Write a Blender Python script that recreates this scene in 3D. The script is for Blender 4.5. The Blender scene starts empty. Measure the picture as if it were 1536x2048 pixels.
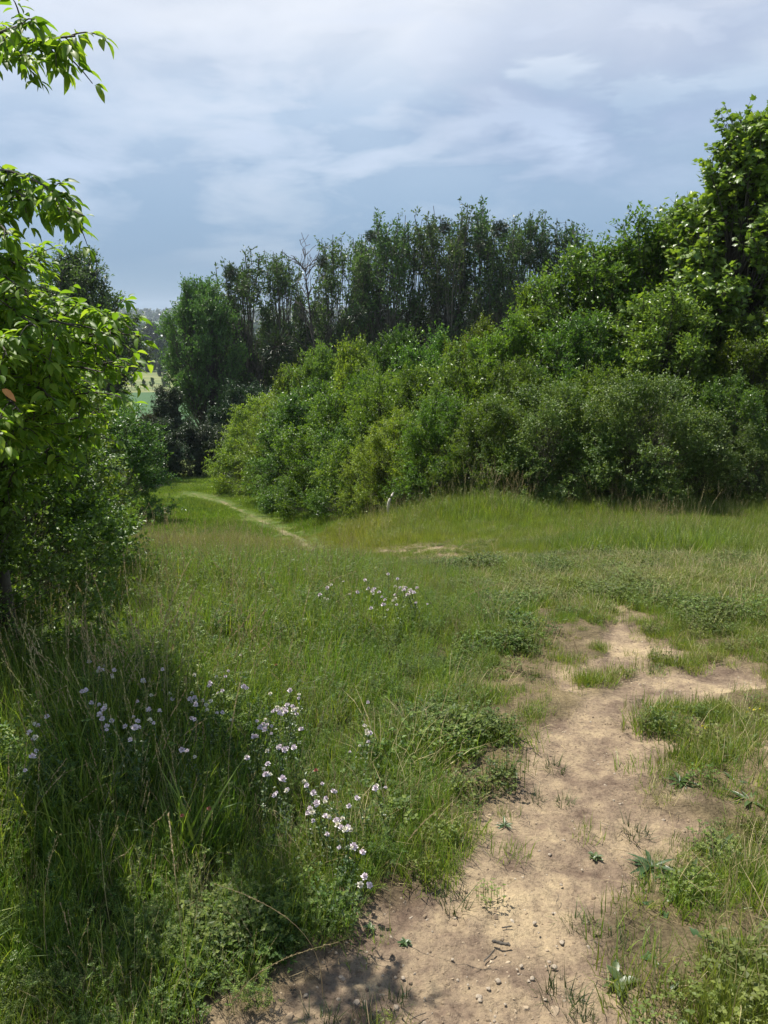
import bpy, math, random
import numpy as np
from mathutils import Vector
sc = bpy.context.scene
COL = sc.collection
R = math.radians
# ------------------------------------------------------------------ camera
F = 1607.0; PITCH = R(13.75); EYE = 1.6
cd = bpy.data.cameras.new('camera'); cam = bpy.data.objects.new('camera', cd); COL.objects.link(cam)
cam.location = (0, 0, EYE); cam.rotation_euler = (R(90) - PITCH, 0, 0)
cd.sensor_fit = 'VERTICAL'; cd.sensor_height = 32.0; cd.lens = 32.0 * F / 2048.0
cd.clip_start = 0.05; cd.clip_end = 30000
sc.camera = cam
# ------------------------------------------------------------------ sun and exposure
SUN_EL = R(60); SUN_V = Vector((-0.68, 0.73, 0)).normalized() * math.cos(SUN_EL) + Vector((0, 0, math.sin(SUN_EL)))
sl = bpy.data.lights.new('sun', 'SUN'); sl.energy = 4.9; sl.angle = R(0.5); sl.color = (1.0, 0.95, 0.86)
so = bpy.data.objects.new('sun', sl); COL.objects.link(so)
so.rotation_euler = (-SUN_V).to_track_quat('-Z', 'Y').to_euler(); so.location = (0, 0, 50)
sc.view_settings.view_transform = 'Standard'; sc.view_settings.look = 'None'
sc.view_settings.exposure = 0.8; sc.view_settings.gamma = 1.0
# ------------------------------------------------------------------ world: stormy daylight sky
w = bpy.data.worlds.new('World'); sc.world = w; w.use_nodes = True
nt = w.node_tree; nt.nodes.clear(); N = nt.nodes.new; L = nt.links.new
def srgb(r, g, b):
    f = lambda c: (c / 255 / 12.92) if c / 255 <= 0.04045 else ((c / 255 + 0.055) / 1.055) ** 2.4
    return (f(r), f(g), f(b), 1.0)
out = N('ShaderNodeOutputWorld'); bg = N('ShaderNodeBackground'); bg.inputs[1].default_value = 0.1
L(bg.outputs[0], out.inputs[0])
tc = N('ShaderNodeTexCoord'); sx = N('ShaderNodeSeparateXYZ'); L(tc.outputs['Generated'], sx.inputs[0])
def math_(op, a, b=None, clamp=False):
    m = N('ShaderNodeMath'); m.operation = op; m.use_clamp = clamp
    for i, v in enumerate((a, b)):
        if v is None: continue
        if isinstance(v, (int, float)): m.inputs[i].default_value = v
        else: L(v, m.inputs[i])
    return m.outputs[0]
def ramp(fac, stops, interp='LINEAR'):
    r = N('ShaderNodeValToRGB'); cr = r.color_ramp; cr.interpolation = interp
    while len(cr.elements) < len(stops): cr.elements.new(0.5)
    for e, (p, c) in zip(cr.elements, stops): e.position = p; e.color = c
    L(fac, r.inputs[0]); return r.outputs[0]
def mixc(fac, a, b):
    m = N('ShaderNodeMix'); m.data_type = 'RGBA'
    if isinstance(fac, (int, float)): m.inputs[0].default_value = fac
    else: L(fac, m.inputs[0])
    for s, v in ((6, a), (7, b)):
        if isinstance(v, tuple): m.inputs[s].default_value = v
        else: L(v, m.inputs[s])
    return m.outputs[2]
def wnoise(scale, stretch, detail, dist, off=(0, 0, 0)):
    mp = N('ShaderNodeMapping'); mp.inputs['Scale'].default_value = (1, 1, stretch); mp.inputs['Location'].default_value = off
    L(tc.outputs['Generated'], mp.inputs[0])
    n = N('ShaderNodeTexNoise'); n.inputs['Scale'].default_value = scale; n.inputs['Detail'].default_value = detail
    n.inputs['Roughness'].default_value = 0.52; n.inputs['Distortion'].default_value = dist
    L(mp.outputs[0], n.inputs['Vector']); return n.outputs['Fac']
def patch(px, py, rad, sq=1.0):
    u, v = (px - 768) / F, -(py - 1024) / F
    d = Vector((u, v * math.sin(PITCH) + math.cos(PITCH), v * math.cos(PITCH) - math.sin(PITCH))).normalized()
    s = N('ShaderNodeVectorMath'); s.operation = 'SUBTRACT'; s.inputs[1].default_value = d; L(tc.outputs['Generated'], s.inputs[0])
    m = N('ShaderNodeVectorMath'); m.operation = 'MULTIPLY'; m.inputs[1].default_value = (1, 1, sq); L(s.outputs[0], m.inputs[0])
    l = N('ShaderNodeVectorMath'); l.operation = 'LENGTH'; L(m.outputs[0], l.inputs[0])
    q = math_('DIVIDE', l.outputs['Value'], rad); return math_('SUBTRACT', 1.0, q, True)
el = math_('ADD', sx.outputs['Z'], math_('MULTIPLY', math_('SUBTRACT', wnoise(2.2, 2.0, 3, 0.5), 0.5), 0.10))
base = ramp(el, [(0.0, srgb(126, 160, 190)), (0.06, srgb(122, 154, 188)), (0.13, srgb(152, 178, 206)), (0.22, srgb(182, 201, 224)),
                 (0.30, srgb(226, 232, 242)), (0.40, srgb(242, 244, 248)), (0.55, srgb(160, 180, 212)), (1.0, srgb(84, 118, 176))])  # overhead stops lie out of view, darkened to cut the ambient light
n1 = wnoise(3.0, 2.6, 7, 0.35, (0.3, 0.1, 0.2)); n2 = wnoise(7.5, 3.0, 9, 0.3, (2.3, 0.7, 1.2))
dark = ramp(n1, [(0.42, (0, 0, 0, 1)), (0.66, (1, 1, 1, 1))]); lite = ramp(n2, [(0.44, (0, 0, 0, 1)), (0.64, (1, 1, 1, 1))])
hi = math_('MULTIPLY', math_('SUBTRACT', el, 0.05), 5.0, True)
c = mixc(math_('MULTIPLY', dark, math_('MULTIPLY', hi, 0.55)), base, srgb(132, 158, 192))
pd = math_('ADD', math_('MULTIPLY', patch(1130, 190, 0.20, 1.8), 1.5), math_('MULTIPLY', patch(1480, 60, 0.16, 1.6), 0.9), True)
pd = math_('MULTIPLY', pd, math_('MULTIPLY', math_('ADD', n2, -0.38), 5.0, True), True)
c = mixc(math_('MULTIPLY', pd, 0.85), c, srgb(120, 144, 184))
pw = math_('MULTIPLY', math_('ADD', patch(600, -40, 0.42, 1.3), math_('MULTIPLY', patch(1330, 60, 0.16, 2.2), 0.7), True), 0.9, True)
c = mixc(math_('MULTIPLY', math_('MULTIPLY', lite, pw), 0.9), c, srgb(253, 253, 255))
pm = math_('ADD', patch(100, 350, 0.16, 2.6), math_('ADD', patch(620, 300, 0.14, 3.0), patch(1150, 290, 0.2, 3.0)), True)
c = mixc(math_('MULTIPLY', math_('MULTIPLY', lite, math_('ADD', math_('MULTIPLY', hi, 0.5), pm)), 0.85), c, srgb(192, 208, 232))
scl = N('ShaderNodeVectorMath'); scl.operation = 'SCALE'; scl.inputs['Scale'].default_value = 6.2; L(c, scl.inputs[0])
sky = N('ShaderNodeTexSky'); sky.sky_type = 'NISHITA'; sky.sun_disc = False; sky.sun_elevation = SUN_EL
sky.sun_rotation = math.atan2(SUN_V.x, SUN_V.y)
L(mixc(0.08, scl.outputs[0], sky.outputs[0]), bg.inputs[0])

# ------------------------------------------------------------------ helpers
def _h(ix, iy, iz):
    n = (ix.astype(np.int64) * 374761393 + iy.astype(np.int64) * 668265263 + iz.astype(np.int64) * 2147483647 * 3) & 0xFFFFFFFF
    n = ((n ^ (n >> 13)) * 1274126177) & 0xFFFFFFFF
    return ((n ^ (n >> 16)) & 0xFFFFFF) / float(0xFFFFFF)
def vnoise(x, y, z=None):
    x = np.asarray(x, float); y = np.asarray(y, float); z = np.zeros_like(x) if z is None else np.asarray(z, float)
    xi, yi, zi = np.floor(x), np.floor(y), np.floor(z); fx, fy, fz = x - xi, y - yi, z - zi
    fx, fy, fz = [f * f * (3 - 2 * f) for f in (fx, fy, fz)]; r = 0
    for a in (0, 1):
        for b in (0, 1):
            for c_ in (0, 1):
                r = r + _h(xi + a, yi + b, zi + c_) * (fx if a else 1 - fx) * (fy if b else 1 - fy) * (fz if c_ else 1 - fz)
    return r * 2 - 1
def fbm(x, y, z=None, o=4):
    r = 0; a = 0.5
    for i in range(o):
        r = r + a * vnoise(np.asarray(x) * 2 ** i + 17.3 * i, np.asarray(y) * 2 ** i + 5.1 * i, None if z is None else np.asarray(z) * 2 ** i); a *= 0.5
    return r
def sstep(a, b, v):
    t = np.clip((v - a) / (b - a), 0, 1); return t * t * (3 - 2 * t)
_pl = np.array([(-50, 4), (0, 0), (1.6, -.08), (3, -.2), (6, -.65), (9, -1.35), (12, -2.2), (16, -3.3), (20, -4.3), (30, -6.5), (50, -9.9), (70, -12.3), (82, -14.2),
                (150, -24), (230, -32), (400, -35), (800, -34), (1300, -30.5), (1700, -26), (2300, -13), (3000, -2), (4000, 6), (5200, 6)])
_pr = np.array([(-50, 3), (0, 0), (1.6, -.08), (3, -.2), (6, -.65), (9, -1.25), (12, -1.93), (19, -3.1), (30, -4.6), (60, -9.3), (90, -15),
                (150, -24), (230, -32), (400, -35), (800, -34), (1300, -30.5), (1700, -26), (2300, -13), (3000, -2), (4000, 6), (5200, 6)])
def pchip(tab, v):
    # smoothed table lookup
    s = 0
    for k, wt in ((-.12, .25), (0, .5), (.12, .25)): s = s + wt * np.interp(v * (1 + k), tab[:, 0], tab[:, 1])
    return s
def height(x, y):
    x = np.asarray(x, float); y = np.asarray(y, float)
    t = sstep(-0.16, 0.16, x / np.maximum(y, 1.0))
    t = t * sstep(0, 2, y + 1) + 0.5 * (1 - sstep(0, 2, y + 1))
    z = pchip(_pl, y) * (1 - t) + pchip(_pr, y) * t
    r = np.hypot(x, y)
    z = z + 0.05 * fbm(x * .9, y * .9) * sstep(1, 4, r) + 0.35 * fbm(x * .07, y * .07) * sstep(15, 50, r) * (1 - sstep(60, 90, y) * .3)
    z = z + 14 * vnoise(x * .0011 + 3.3, y * .0009) * sstep(1800, 3200, y)
    z = z + 3.0 * sstep(-5, -60, x - 0 * y) * (1 - sstep(60, 140, r)) * sstep(25, 60, -x)
    return z
def ray(px, py):
    u, v = (px - 768) / F, -(py - 1024) / F
    return np.array((u, v * math.sin(PITCH) + math.cos(PITCH), v * math.cos(PITCH) - math.sin(PITCH)))
def hit(px, py, off=0.0, tmax=6000):
    d = ray(px, py); t = np.concatenate([np.arange(.8, 40, .1), np.geomspace(40, tmax, 400)])
    g = EYE + d[2] * t - height(d[0] * t, d[1] * t) - off
    i = np.argmax(g < 0)
    if g[i] >= 0: i = len(t) - 1
    if i > 0:
        a = g[i - 1] / (g[i - 1] - g[i] + 1e-9); tt = t[i - 1] + a * (t[i] - t[i - 1])
    else: tt = t[0]
    return np.array((d[0] * tt, d[1] * tt, EYE + d[2] * tt))
def at(px, py, Y):
    d = ray(px, py); t = Y / d[1]; return np.array((d[0] * t, Y, EYE + d[2] * t))
def sdpoly(x, y, P):
    # signed distance, positive inside
    P = np.asarray(P, float); n = len(P); best = np.full(np.shape(x), 1e18); ins = np.zeros(np.shape(x), bool)
    for i in range(n):
        ax, ay = P[i]; bx, by = P[(i + 1) % n]; ex, ey = bx - ax, by - ay
        t = np.clip(((x - ax) * ex + (y - ay) * ey) / (ex * ex + ey * ey + 1e-12), 0, 1)
        best = np.minimum(best, (x - ax - t * ex) ** 2 + (y - ay - t * ey) ** 2)
        c_ = (ay > y) != (by > y)
        with np.errstate(divide='ignore', invalid='ignore'):
            xx = (bx - ax) * (y - ay) / (by - ay if by != ay else 1e-12) + ax
        ins ^= c_ & (x < xx)
    d = np.sqrt(best); return np.where(ins, d, -d)
def gpoly(pts): return [tuple(hit(a, b)[:2]) for a, b in pts]

def mk_mesh(name, verts, faces, mats=(), attrs=None, smooth=False):
    """faces: list of int arrays (n,k)"""
    me = bpy.data.meshes.new(name); V = np.ascontiguousarray(verts, dtype=np.float32)
    me.vertices.add(len(V)); me.vertices.foreach_set('co', V.ravel())
    if not isinstance(faces, list): faces = [faces]
    faces = [np.asarray(f, dtype=np.int32) for f in faces if len(f)]
    loops = np.concatenate([f.ravel() for f in faces]) if faces else np.zeros(0, np.int32)
    tot = np.concatenate([np.full(len(f), f.shape[1], np.int32) for f in faces]) if faces else np.zeros(0, np.int32)
    me.loops.add(len(loops)); me.loops.foreach_set('vertex_index', loops)
    me.polygons.add(len(tot)); st = np.concatenate([[0], np.cumsum(tot)[:-1]]).astype(np.int32) if len(tot) else tot
    me.polygons.foreach_set('loop_start', st); me.polygons.foreach_set('loop_total', tot)
    me.polygons.foreach_set('use_smooth', np.full(len(tot), smooth))
    for m in mats: me.materials.append(m)
    if attrs:
        for k, (dom, ty, arr) in attrs.items():
            a = me.attributes.new(k, ty, dom)
            a.data.foreach_set('vector' if ty == 'FLOAT_VECTOR' else 'value', np.ascontiguousarray(arr).ravel().astype(np.int32 if ty == 'INT' else np.float32))
    me.update(calc_edges=True); return me
def tag(o, label=None, cat=None, group=None, kind=None):
    if label: o['label'] = label
    if cat: o['category'] = cat
    if group: o['group'] = group
    if kind: o['kind'] = kind
    return o
def link(name, me, parent=None, loc=None):
    o = bpy.data.objects.new(name, me); COL.objects.link(o)
    if parent: o.parent = parent
    if loc is not None: o.location = loc
    return o
def empty(name, loc, rz=0, s=1.0):
    o = bpy.data.objects.new(name, None); COL.objects.link(o); o.location = loc; o.rotation_euler.z = rz
    o.scale = (s, s, s) if isinstance(s, (int, float)) else s; o.empty_display_size = .1; return o
def tubes(P, Rr, S):
    """P (n,k,3) Rr (n,k) -> verts, quads"""
    n, k, _ = P.shape; T = np.gradient(P, axis=1); T /= np.linalg.norm(T, axis=2, keepdims=True) + 1e-9
    ref = np.where(np.abs(T[..., 2:3]) > .9, np.array((1., 0, 0)), np.array((0, 0, 1.)))
    A = np.cross(T, ref); A /= np.linalg.norm(A, axis=2, keepdims=True) + 1e-9; B = np.cross(T, A)
    an = np.arange(S) * 2 * np.pi / S
    V = P[:, :, None] + Rr[:, :, None, None] * (A[:, :, None] * np.cos(an)[None, None, :, None] + B[:, :, None] * np.sin(an)[None, None, :, None])
    i = np.arange(n)[:, None, None] * k * S; j = np.arange(k - 1)[None, :, None] * S; s = np.arange(S)[None, None, :]; s2 = (s + 1) % S
    q = np.stack([i + j + s, i + j + s2, i + j + S + s2, i + j + S + s], -1).reshape(-1, 4)
    return V.reshape(-1, 3), q
def join(parts):
    vs, fs, off = [], {}, 0
    for V, Fs in parts:
        if not isinstance(Fs, list): Fs = [Fs]
        for f in Fs:
            if len(f): fs.setdefault(f.shape[1], []).append(f + off)
        vs.append(V); off += len(V)
    return np.concatenate(vs), [np.concatenate(v) for v in fs.values()]
def nrm(a): return a / (np.linalg.norm(a, axis=-1, keepdims=True) + 1e-9)
# leaf templates: x width, y length, z normal
def T_simple(wd=.5): return np.array([(0, 0, 0), (wd / 2, .45, .09), (0, 1, -.05), (-wd / 2, .45, .09)]), np.array([(0, 1, 2), (0, 2, 3)])
def T_ovate(wd=.5, droop=.25, fold=.2):
    ys = [0, .18, .42, .68, .88, 1.0]; ws = [.0, .36, .5, .40, .17, 0]; V = []; 
    for y, ww in zip(ys, ws):
        z = -droop * y * y
        for s in (-1, 0, 1): V.append((s * ww * wd, y, z + abs(s) * ww * wd * fold * 2))
    Fq = []
    for r in range(5):
        for s in (0, 1): a = r * 3 + s; Fq.append((a, a + 1, a + 4, a + 3))
    return np.array(V), np.array(Fq)
def T_maple():
    pts = [(0, 0), (.22, -.06), (.30, .12), (.58, .18), (.44, .36), (.52, .62), (.26, .56), (.16, .74), (0, 1.0), (-.16, .74), (-.26, .56), (-.52, .62), (-.44, .36), (-.58, .18), (-.30, .12), (-.22, -.06)]
    V = [(0, .32, .04)] + [(x, y, -.12 * abs(x) - .12 * y * y) for x, y in pts]; n = len(pts)
    return np.array(V), np.array([(0, 1 + i, 1 + (i + 1) % n) for i in range(n)])
def T_mid(wd=.55): return np.array([(0, 0, 0), (wd * .45, .3, .07), (wd * .42, .66, .05), (0, 1, -.12), (-wd * .42, .66, .05), (-wd * .45, .3, .07)]), np.array([(0, 1, 2, 3), (0, 3, 4, 5)])
def leaves(P, D, Nn, S, tmpl, rng):
    TV, TF = tmpl; D = nrm(D); X = nrm(np.cross(D, Nn)); Z = np.cross(X, D)
    S = np.asarray(S)[:, None, None]
    V = P[:, None] + S * (X[:, None] * TV[None, :, 0:1] + D[:, None] * TV[None, :, 1:2] + Z[:, None] * TV[None, :, 2:3])
    Fo = TF[None] + (np.arange(len(P)) * len(TV))[:, None, None]
    return V.reshape(-1, 3), Fo.reshape(-1, TF.shape[1])
# ------------------------------------------------------------------ materials
def newmat(name):
    m = bpy.data.materials.new(name); m.use_nodes = True; t = m.node_tree; t.nodes.clear(); return m, t
class G:
    """tiny node helper"""
    def __init__(s, t): s.t = t
    def n(s, ty, **k):
        o = s.t.nodes.new(ty)
        for a, v in k.items(): setattr(o, a, v)
        return o
    def l(s, a, b): s.t.links.new(a, b)
    def ramp(s, f, stops):
        r = s.n('ShaderNodeValToRGB'); cr = r.color_ramp
        while len(cr.elements) < len(stops): cr.elements.new(.5)
        for e, (p, c) in zip(cr.elements, stops): e.position = p; e.color = tuple(c) + (1,) if len(c) == 3 else c
        s.l(f, r.inputs[0]); return r.outputs[0]
    def noise(s, scale, detail=4, coord='Object', rough=.55, vec=None):
        n = s.n('ShaderNodeTexNoise'); n.inputs['Scale'].default_value = scale; n.inputs['Detail'].default_value = detail; n.inputs['Roughness'].default_value = rough
        if vec is None: tc = s.n('ShaderNodeTexCoord'); vec = tc.outputs[coord]
        s.l(vec, n.inputs['Vector']); return n.outputs['Fac']
    def mix(s, f, a, b, bt='MIX'):
        m = s.n('ShaderNodeMix', data_type='RGBA', blend_type=bt)
        if isinstance(f, (int, float)): m.inputs[0].default_value = f
        else: s.l(f, m.inputs[0])
        for i, v in ((6, a), (7, b)):
            if isinstance(v, (tuple, list)): m.inputs[i].default_value = tuple(v[:3]) + (1,)
            else: s.l(v, m.inputs[i])
        return m.outputs[2]
    def m(s, op, a, b=None, clamp=False):
        o = s.n('ShaderNodeMath', operation=op, use_clamp=clamp)
        for i, v in enumerate((a, b)):
            if v is None: continue
            if isinstance(v, (int, float)): o.inputs[i].default_value = v
            else: s.l(v, o.inputs[i])
        return o.outputs[0]
def leafmat(name, stops, transl=.38, rough=.42, spec=.5, inst=False, tcol=(1.25, 1.25, .55), hue=.0):
    """stops: colour ramp over per leaf tint 0..1"""
    m, t = newmat(name); g = G(t); o = g.n('ShaderNodeOutputMaterial')
    at_ = g.n('ShaderNodeAttribute', attribute_name='tint'); col = g.ramp(at_.outputs['Fac'], stops)
    oi = g.n('ShaderNodeObjectInfo')
    br = g.m('ADD', g.m('MULTIPLY', oi.outputs['Random'], .5), .72); hu = g.m('ADD', g.m('MULTIPLY', g.m('FRACT', g.m('MULTIPLY', oi.outputs['Random'], 17.3)), .045), .475)
    hs = g.n('ShaderNodeHueSaturation'); g.l(col, hs.inputs['Color']); g.l(br, hs.inputs['Value']); g.l(hu, hs.inputs['Hue'])
    if inst:
        ai = g.n('ShaderNodeAttribute', attribute_name='dry', attribute_type='INSTANCER')
        g.l(g.mix(g.m('MULTIPLY', ai.outputs['Fac'], 1.0, True), col, (.23, .235, .065)), hs.inputs['Color'])
    col = hs.outputs[0]
    p = g.n('ShaderNodeBsdfPrincipled'); p.inputs['Roughness'].default_value = rough; p.inputs['Specular IOR Level'].default_value = spec
    g.l(col, p.inputs['Base Color'])
    tr = g.n('ShaderNodeBsdfTranslucent'); g.l(g.mix(1.0, col, tcol, 'MULTIPLY'), tr.inputs['Color'])
    mx = g.n('ShaderNodeMixShader'); mx.inputs[0].default_value = transl; g.l(p.outputs[0], mx.inputs[1]); g.l(tr.outputs[0], mx.inputs[2])
    g.l(mx.outputs[0], o.inputs[0]); return m
def barkmat(name, a, b, scale=12):
    m, t = newmat(name); g = G(t); o = g.n('ShaderNodeOutputMaterial'); p = g.n('ShaderNodeBsdfPrincipled'); p.inputs['Roughness'].default_value = .9
    tcx = g.n('ShaderNodeTexCoord'); mp = g.n('ShaderNodeMapping'); mp.inputs['Scale'].default_value = (1, 1, .25); g.l(tcx.outputs['Object'], mp.inputs[0])
    nz = g.noise(scale, 6, vec=mp.outputs[0]); g.l(g.ramp(nz, [(.35, a), (.65, b)]), p.inputs['Base Color'])
    bp = g.n('ShaderNodeBump'); bp.inputs['Distance'].default_value = .02; g.l(nz, bp.inputs['Height']); g.l(bp.outputs[0], p.inputs['Normal'])
    g.l(p.outputs[0], o.inputs[0]); return m
def plainmat(name, stops, scale=8, rough=.8, detail=4):
    m, t = newmat(name); g = G(t); o = g.n('ShaderNodeOutputMaterial'); p = g.n('ShaderNodeBsdfPrincipled'); p.inputs['Roughness'].default_value = rough
    g.l(g.ramp(g.noise(scale, detail), stops), p.inputs['Base Color']); g.l(p.outputs[0], o.inputs[0]); return m
def greens(a, b, c_): return [(0, a), (.5, b), (1, c_)]
M = {}
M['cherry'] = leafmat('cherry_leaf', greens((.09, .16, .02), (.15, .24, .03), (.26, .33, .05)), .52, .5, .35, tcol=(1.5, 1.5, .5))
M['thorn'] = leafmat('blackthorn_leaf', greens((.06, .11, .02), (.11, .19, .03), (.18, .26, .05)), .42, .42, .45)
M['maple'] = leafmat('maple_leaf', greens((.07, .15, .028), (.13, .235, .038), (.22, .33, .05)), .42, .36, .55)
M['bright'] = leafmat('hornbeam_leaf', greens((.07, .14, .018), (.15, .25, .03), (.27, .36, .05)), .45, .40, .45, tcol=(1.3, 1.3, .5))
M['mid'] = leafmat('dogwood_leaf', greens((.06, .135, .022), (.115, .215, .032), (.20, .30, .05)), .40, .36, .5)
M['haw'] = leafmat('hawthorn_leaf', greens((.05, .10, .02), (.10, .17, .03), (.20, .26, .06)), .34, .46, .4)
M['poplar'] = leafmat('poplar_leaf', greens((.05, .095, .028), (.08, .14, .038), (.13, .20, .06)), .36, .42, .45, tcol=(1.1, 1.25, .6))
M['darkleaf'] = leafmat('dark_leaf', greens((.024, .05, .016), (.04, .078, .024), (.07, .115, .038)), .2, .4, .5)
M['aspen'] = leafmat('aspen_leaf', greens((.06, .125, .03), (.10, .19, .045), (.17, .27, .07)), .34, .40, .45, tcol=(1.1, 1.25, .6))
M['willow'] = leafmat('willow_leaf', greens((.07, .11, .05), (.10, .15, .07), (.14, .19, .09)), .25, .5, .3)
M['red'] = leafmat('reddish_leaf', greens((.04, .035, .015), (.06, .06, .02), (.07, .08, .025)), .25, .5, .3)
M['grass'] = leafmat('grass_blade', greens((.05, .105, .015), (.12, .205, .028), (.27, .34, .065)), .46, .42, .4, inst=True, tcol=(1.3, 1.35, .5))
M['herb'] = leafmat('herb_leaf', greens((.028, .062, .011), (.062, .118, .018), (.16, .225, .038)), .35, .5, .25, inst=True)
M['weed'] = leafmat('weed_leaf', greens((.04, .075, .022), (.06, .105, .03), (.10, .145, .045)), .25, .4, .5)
M['straw'] = leafmat('straw', greens((.30, .24, .11), (.42, .35, .17), (.55, .47, .27)), .25, .6, .3, tcol=(1, 1, .9))
M['bark'] = barkmat('bark', (.035, .028, .02), (.10, .085, .065), 14)
M['barkl'] = barkmat('grey_bark', (.05, .045, .035), (.14, .125, .10), 3)
M['pink'] = plainmat('pink_petal', [(.35, (.62, .48, .54)), (.5, (.70, .62, .64)), (.65, (.74, .71, .69))], 90, .6)
M['cream'] = plainmat('cream_petal', [(.35, (.62, .60, .42)), (.65, (.78, .73, .64))], 90, .6)
M['rust'] = plainmat('brown_petal', [(.35, (.25, .08, .06)), (.65, (.42, .16, .12))], 90, .7)
M['yellow'] = plainmat('yellow_petal', [(.35, (.7, .58, .04)), (.65, (.8, .75, .12))], 90, .6)
M['stone'] = plainmat('pebble_stone', [(.3, (.18, .14, .10)), (.5, (.29, .235, .17)), (.7, (.42, .36, .27))], 2.5, .85)
M['clod'] = plainmat('soil_clod', [(.3, (.10, .07, .045)), (.5, (.22, .16, .10)), (.7, (.42, .33, .22))], 3, .95)
# ------------------------------------------------------------------ ground regions
DIRT = gpoly([(300, 2300), (370, 2060), (560, 1990), (610, 1915), (700, 1870), (760, 1810), (840, 1785), (920, 1745), (960, 1680), (900, 1610), (960, 1590), (1010, 1540),
              (990, 1480), (1060, 1450), (1120, 1405), (1090, 1350), (1130, 1335), (1190, 1378), (1245, 1345), (1215, 1310), (1205, 1275), (1240, 1200),
              (1262, 1260), (1290, 1320), (1330, 1350), (1470, 1372), (1450, 1405), (1330, 1440), (1330, 1500), (1310, 1600), (1225, 1640), (1255, 1720), (1262, 1800),
              (1200, 1840), (1290, 1890), (1300, 1960), (1370, 2048), (1450, 2300)])
SPARSE = gpoly([(1150, 1210), (1320, 1270), (1536, 1330), (1700, 1400), (1700, 1560), (1536, 1680), (1420, 1740), (1320, 1900), (1420, 2060), (1430, 2350), (300, 2350), (300, 2048), (600, 1930),
                (800, 1770), (930, 1640), (970, 1500), (1000, 1440), (1080, 1350), (1160, 1280)])
FARDIRT = gpoly([(752, 1102), (820, 1096), (900, 1098), (985, 1106), (960, 1113), (850, 1114), (770, 1114)])
PATCHY = gpoly([(1060, 1165), (1200, 1160), (1300, 1190), (1500, 1180), (1536, 1300), (1300, 1260), (1120, 1215)])
TRAIL = [tuple(hit(a, b)[:2]) for a, b in ((648, 1120), (608, 1087), (590, 1072), (560, 1060), (520, 1040), (480, 1020), (445, 1003), (400, 992), (380, 985))]
TALL = gpoly([(-900, 2400), (260, 2300), (320, 2048), (530, 1930), (700, 1790), (830, 1640), (880, 1500), (970, 1350), (1040, 1250), (960, 1160), (760, 1118), (250, 1118), (-900, 1160)])
def linedist(x, y, P):
    b = np.full(np.shape(x), 1e18)
    for (ax, ay), (bx, by) in zip(P[:-1], P[1:]):
        ex, ey = bx - ax, by - ay; t = np.clip(((x - ax) * ex + (y - ay) * ey) / (ex * ex + ey * ey), 0, 1)
        b = np.minimum(b, (x - ax - t * ex) ** 2 + (y - ay - t * ey) ** 2)
    return np.sqrt(b)
HEAP = hit(266, 957); SAND = hit(287, 976)
def bare(x, y):
    nz = fbm(x * 2.2, y * 2.2, None, 5); n2 = fbm(x * 9, y * 9, None, 3)
    near = np.hypot(x, y) < 40
    d = np.where(near, sdpoly(x, y, DIRT), -9) + .16 * nz + .06 * n2
    b = sstep(-.05, .09, d)
    s = sdpoly(x, y, SPARSE)
    b = np.maximum(b, sstep(-.1, .3, s) * sstep(.02, .2, nz + .25 * n2 + .02))
    b = np.maximum(b, sstep(-.1, .3, sdpoly(x, y, PATCHY)) * sstep(.2, .4, nz + .3 * n2) * .7)
    b = np.maximum(b, sstep(-.25, .25, sdpoly(x, y, FARDIRT) + .7 * nz) * np.clip(.7 + 1.5 * n2, 0, 1))
    lim = .17 + .05 * nz
    b = np.maximum(b, (1 - sstep(lim * .4, lim, linedist(x, y, TRAIL) + .14 * n2 + .12 * nz)) * np.clip(.75 + 1.2 * n2 + .8 * vnoise(x * .5, y * .5), 0, 1))
    b = np.maximum(b, 1 - sstep(.8, 1.4, np.hypot((x - SAND[0]) * .7, (y - SAND[1]) * .35) + nz))
    return b
# polar terrain sheet
rs = [0.35]
while rs[-1] < 5200: rs.append(rs[-1] * (1.0075 if 1.2 < rs[-1] < 9 else (1.013 if rs[-1] < 30 else 1.02)))
rs = np.array(rs)
an = np.concatenate([np.linspace(-44, 44, 360), np.linspace(47, 313, 70)]); an = np.radians(an)
RR, AA = np.meshgrid(rs, an, indexing='ij'); GX = RR * np.sin(AA); GY = RR * np.cos(AA); GZ = height(GX, GY); GB = bare(GX, GY); GB = GB - (1 - GB) * sstep(.1, .7, sdpoly(GX, GY, TALL)) * (RR < 14)  # below zero under tall grass, where the ground is painted darker
GZ = GZ + (.018 * fbm(GX * 7, GY * 7) + .012 * fbm(GX * 24, GY * 24)) * (RR < 14) - .02 * np.maximum(GB, 0) * (RR < 40)
nr, na = RR.shape
i, j = np.meshgrid(np.arange(nr - 1), np.arange(na), indexing='ij'); j2 = (j + 1) % na
Q = np.stack([i * na + j, (i + 1) * na + j, (i + 1) * na + j2, i * na + j2], -1).reshape(-1, 4)
V = np.stack([GX, GY, GZ], -1).reshape(-1, 3); B = GB.ravel()
cx = V[Q].mean(1); cb = B[Q].mean(1); ca = np.degrees(np.arctan2(cx[:, 0], cx[:, 1]))
Q = Q[:, ::-1]
reg = np.zeros(len(Q), int)
reg[(cb > .5) & (cx[:, 1] < 90)] = 1
reg[(cx[:, 1] > 120) & (cx[:, 1] < 393)] = 2
reg[(cx[:, 1] >= 393) & (cx[:, 1] < 540)] = 3
reg[(cx[:, 1] >= 540)] = 4
reg[(cx[:, 1] > 1480) & (cx[:, 1] < 2250) & (ca < -5)] = 5
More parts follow.
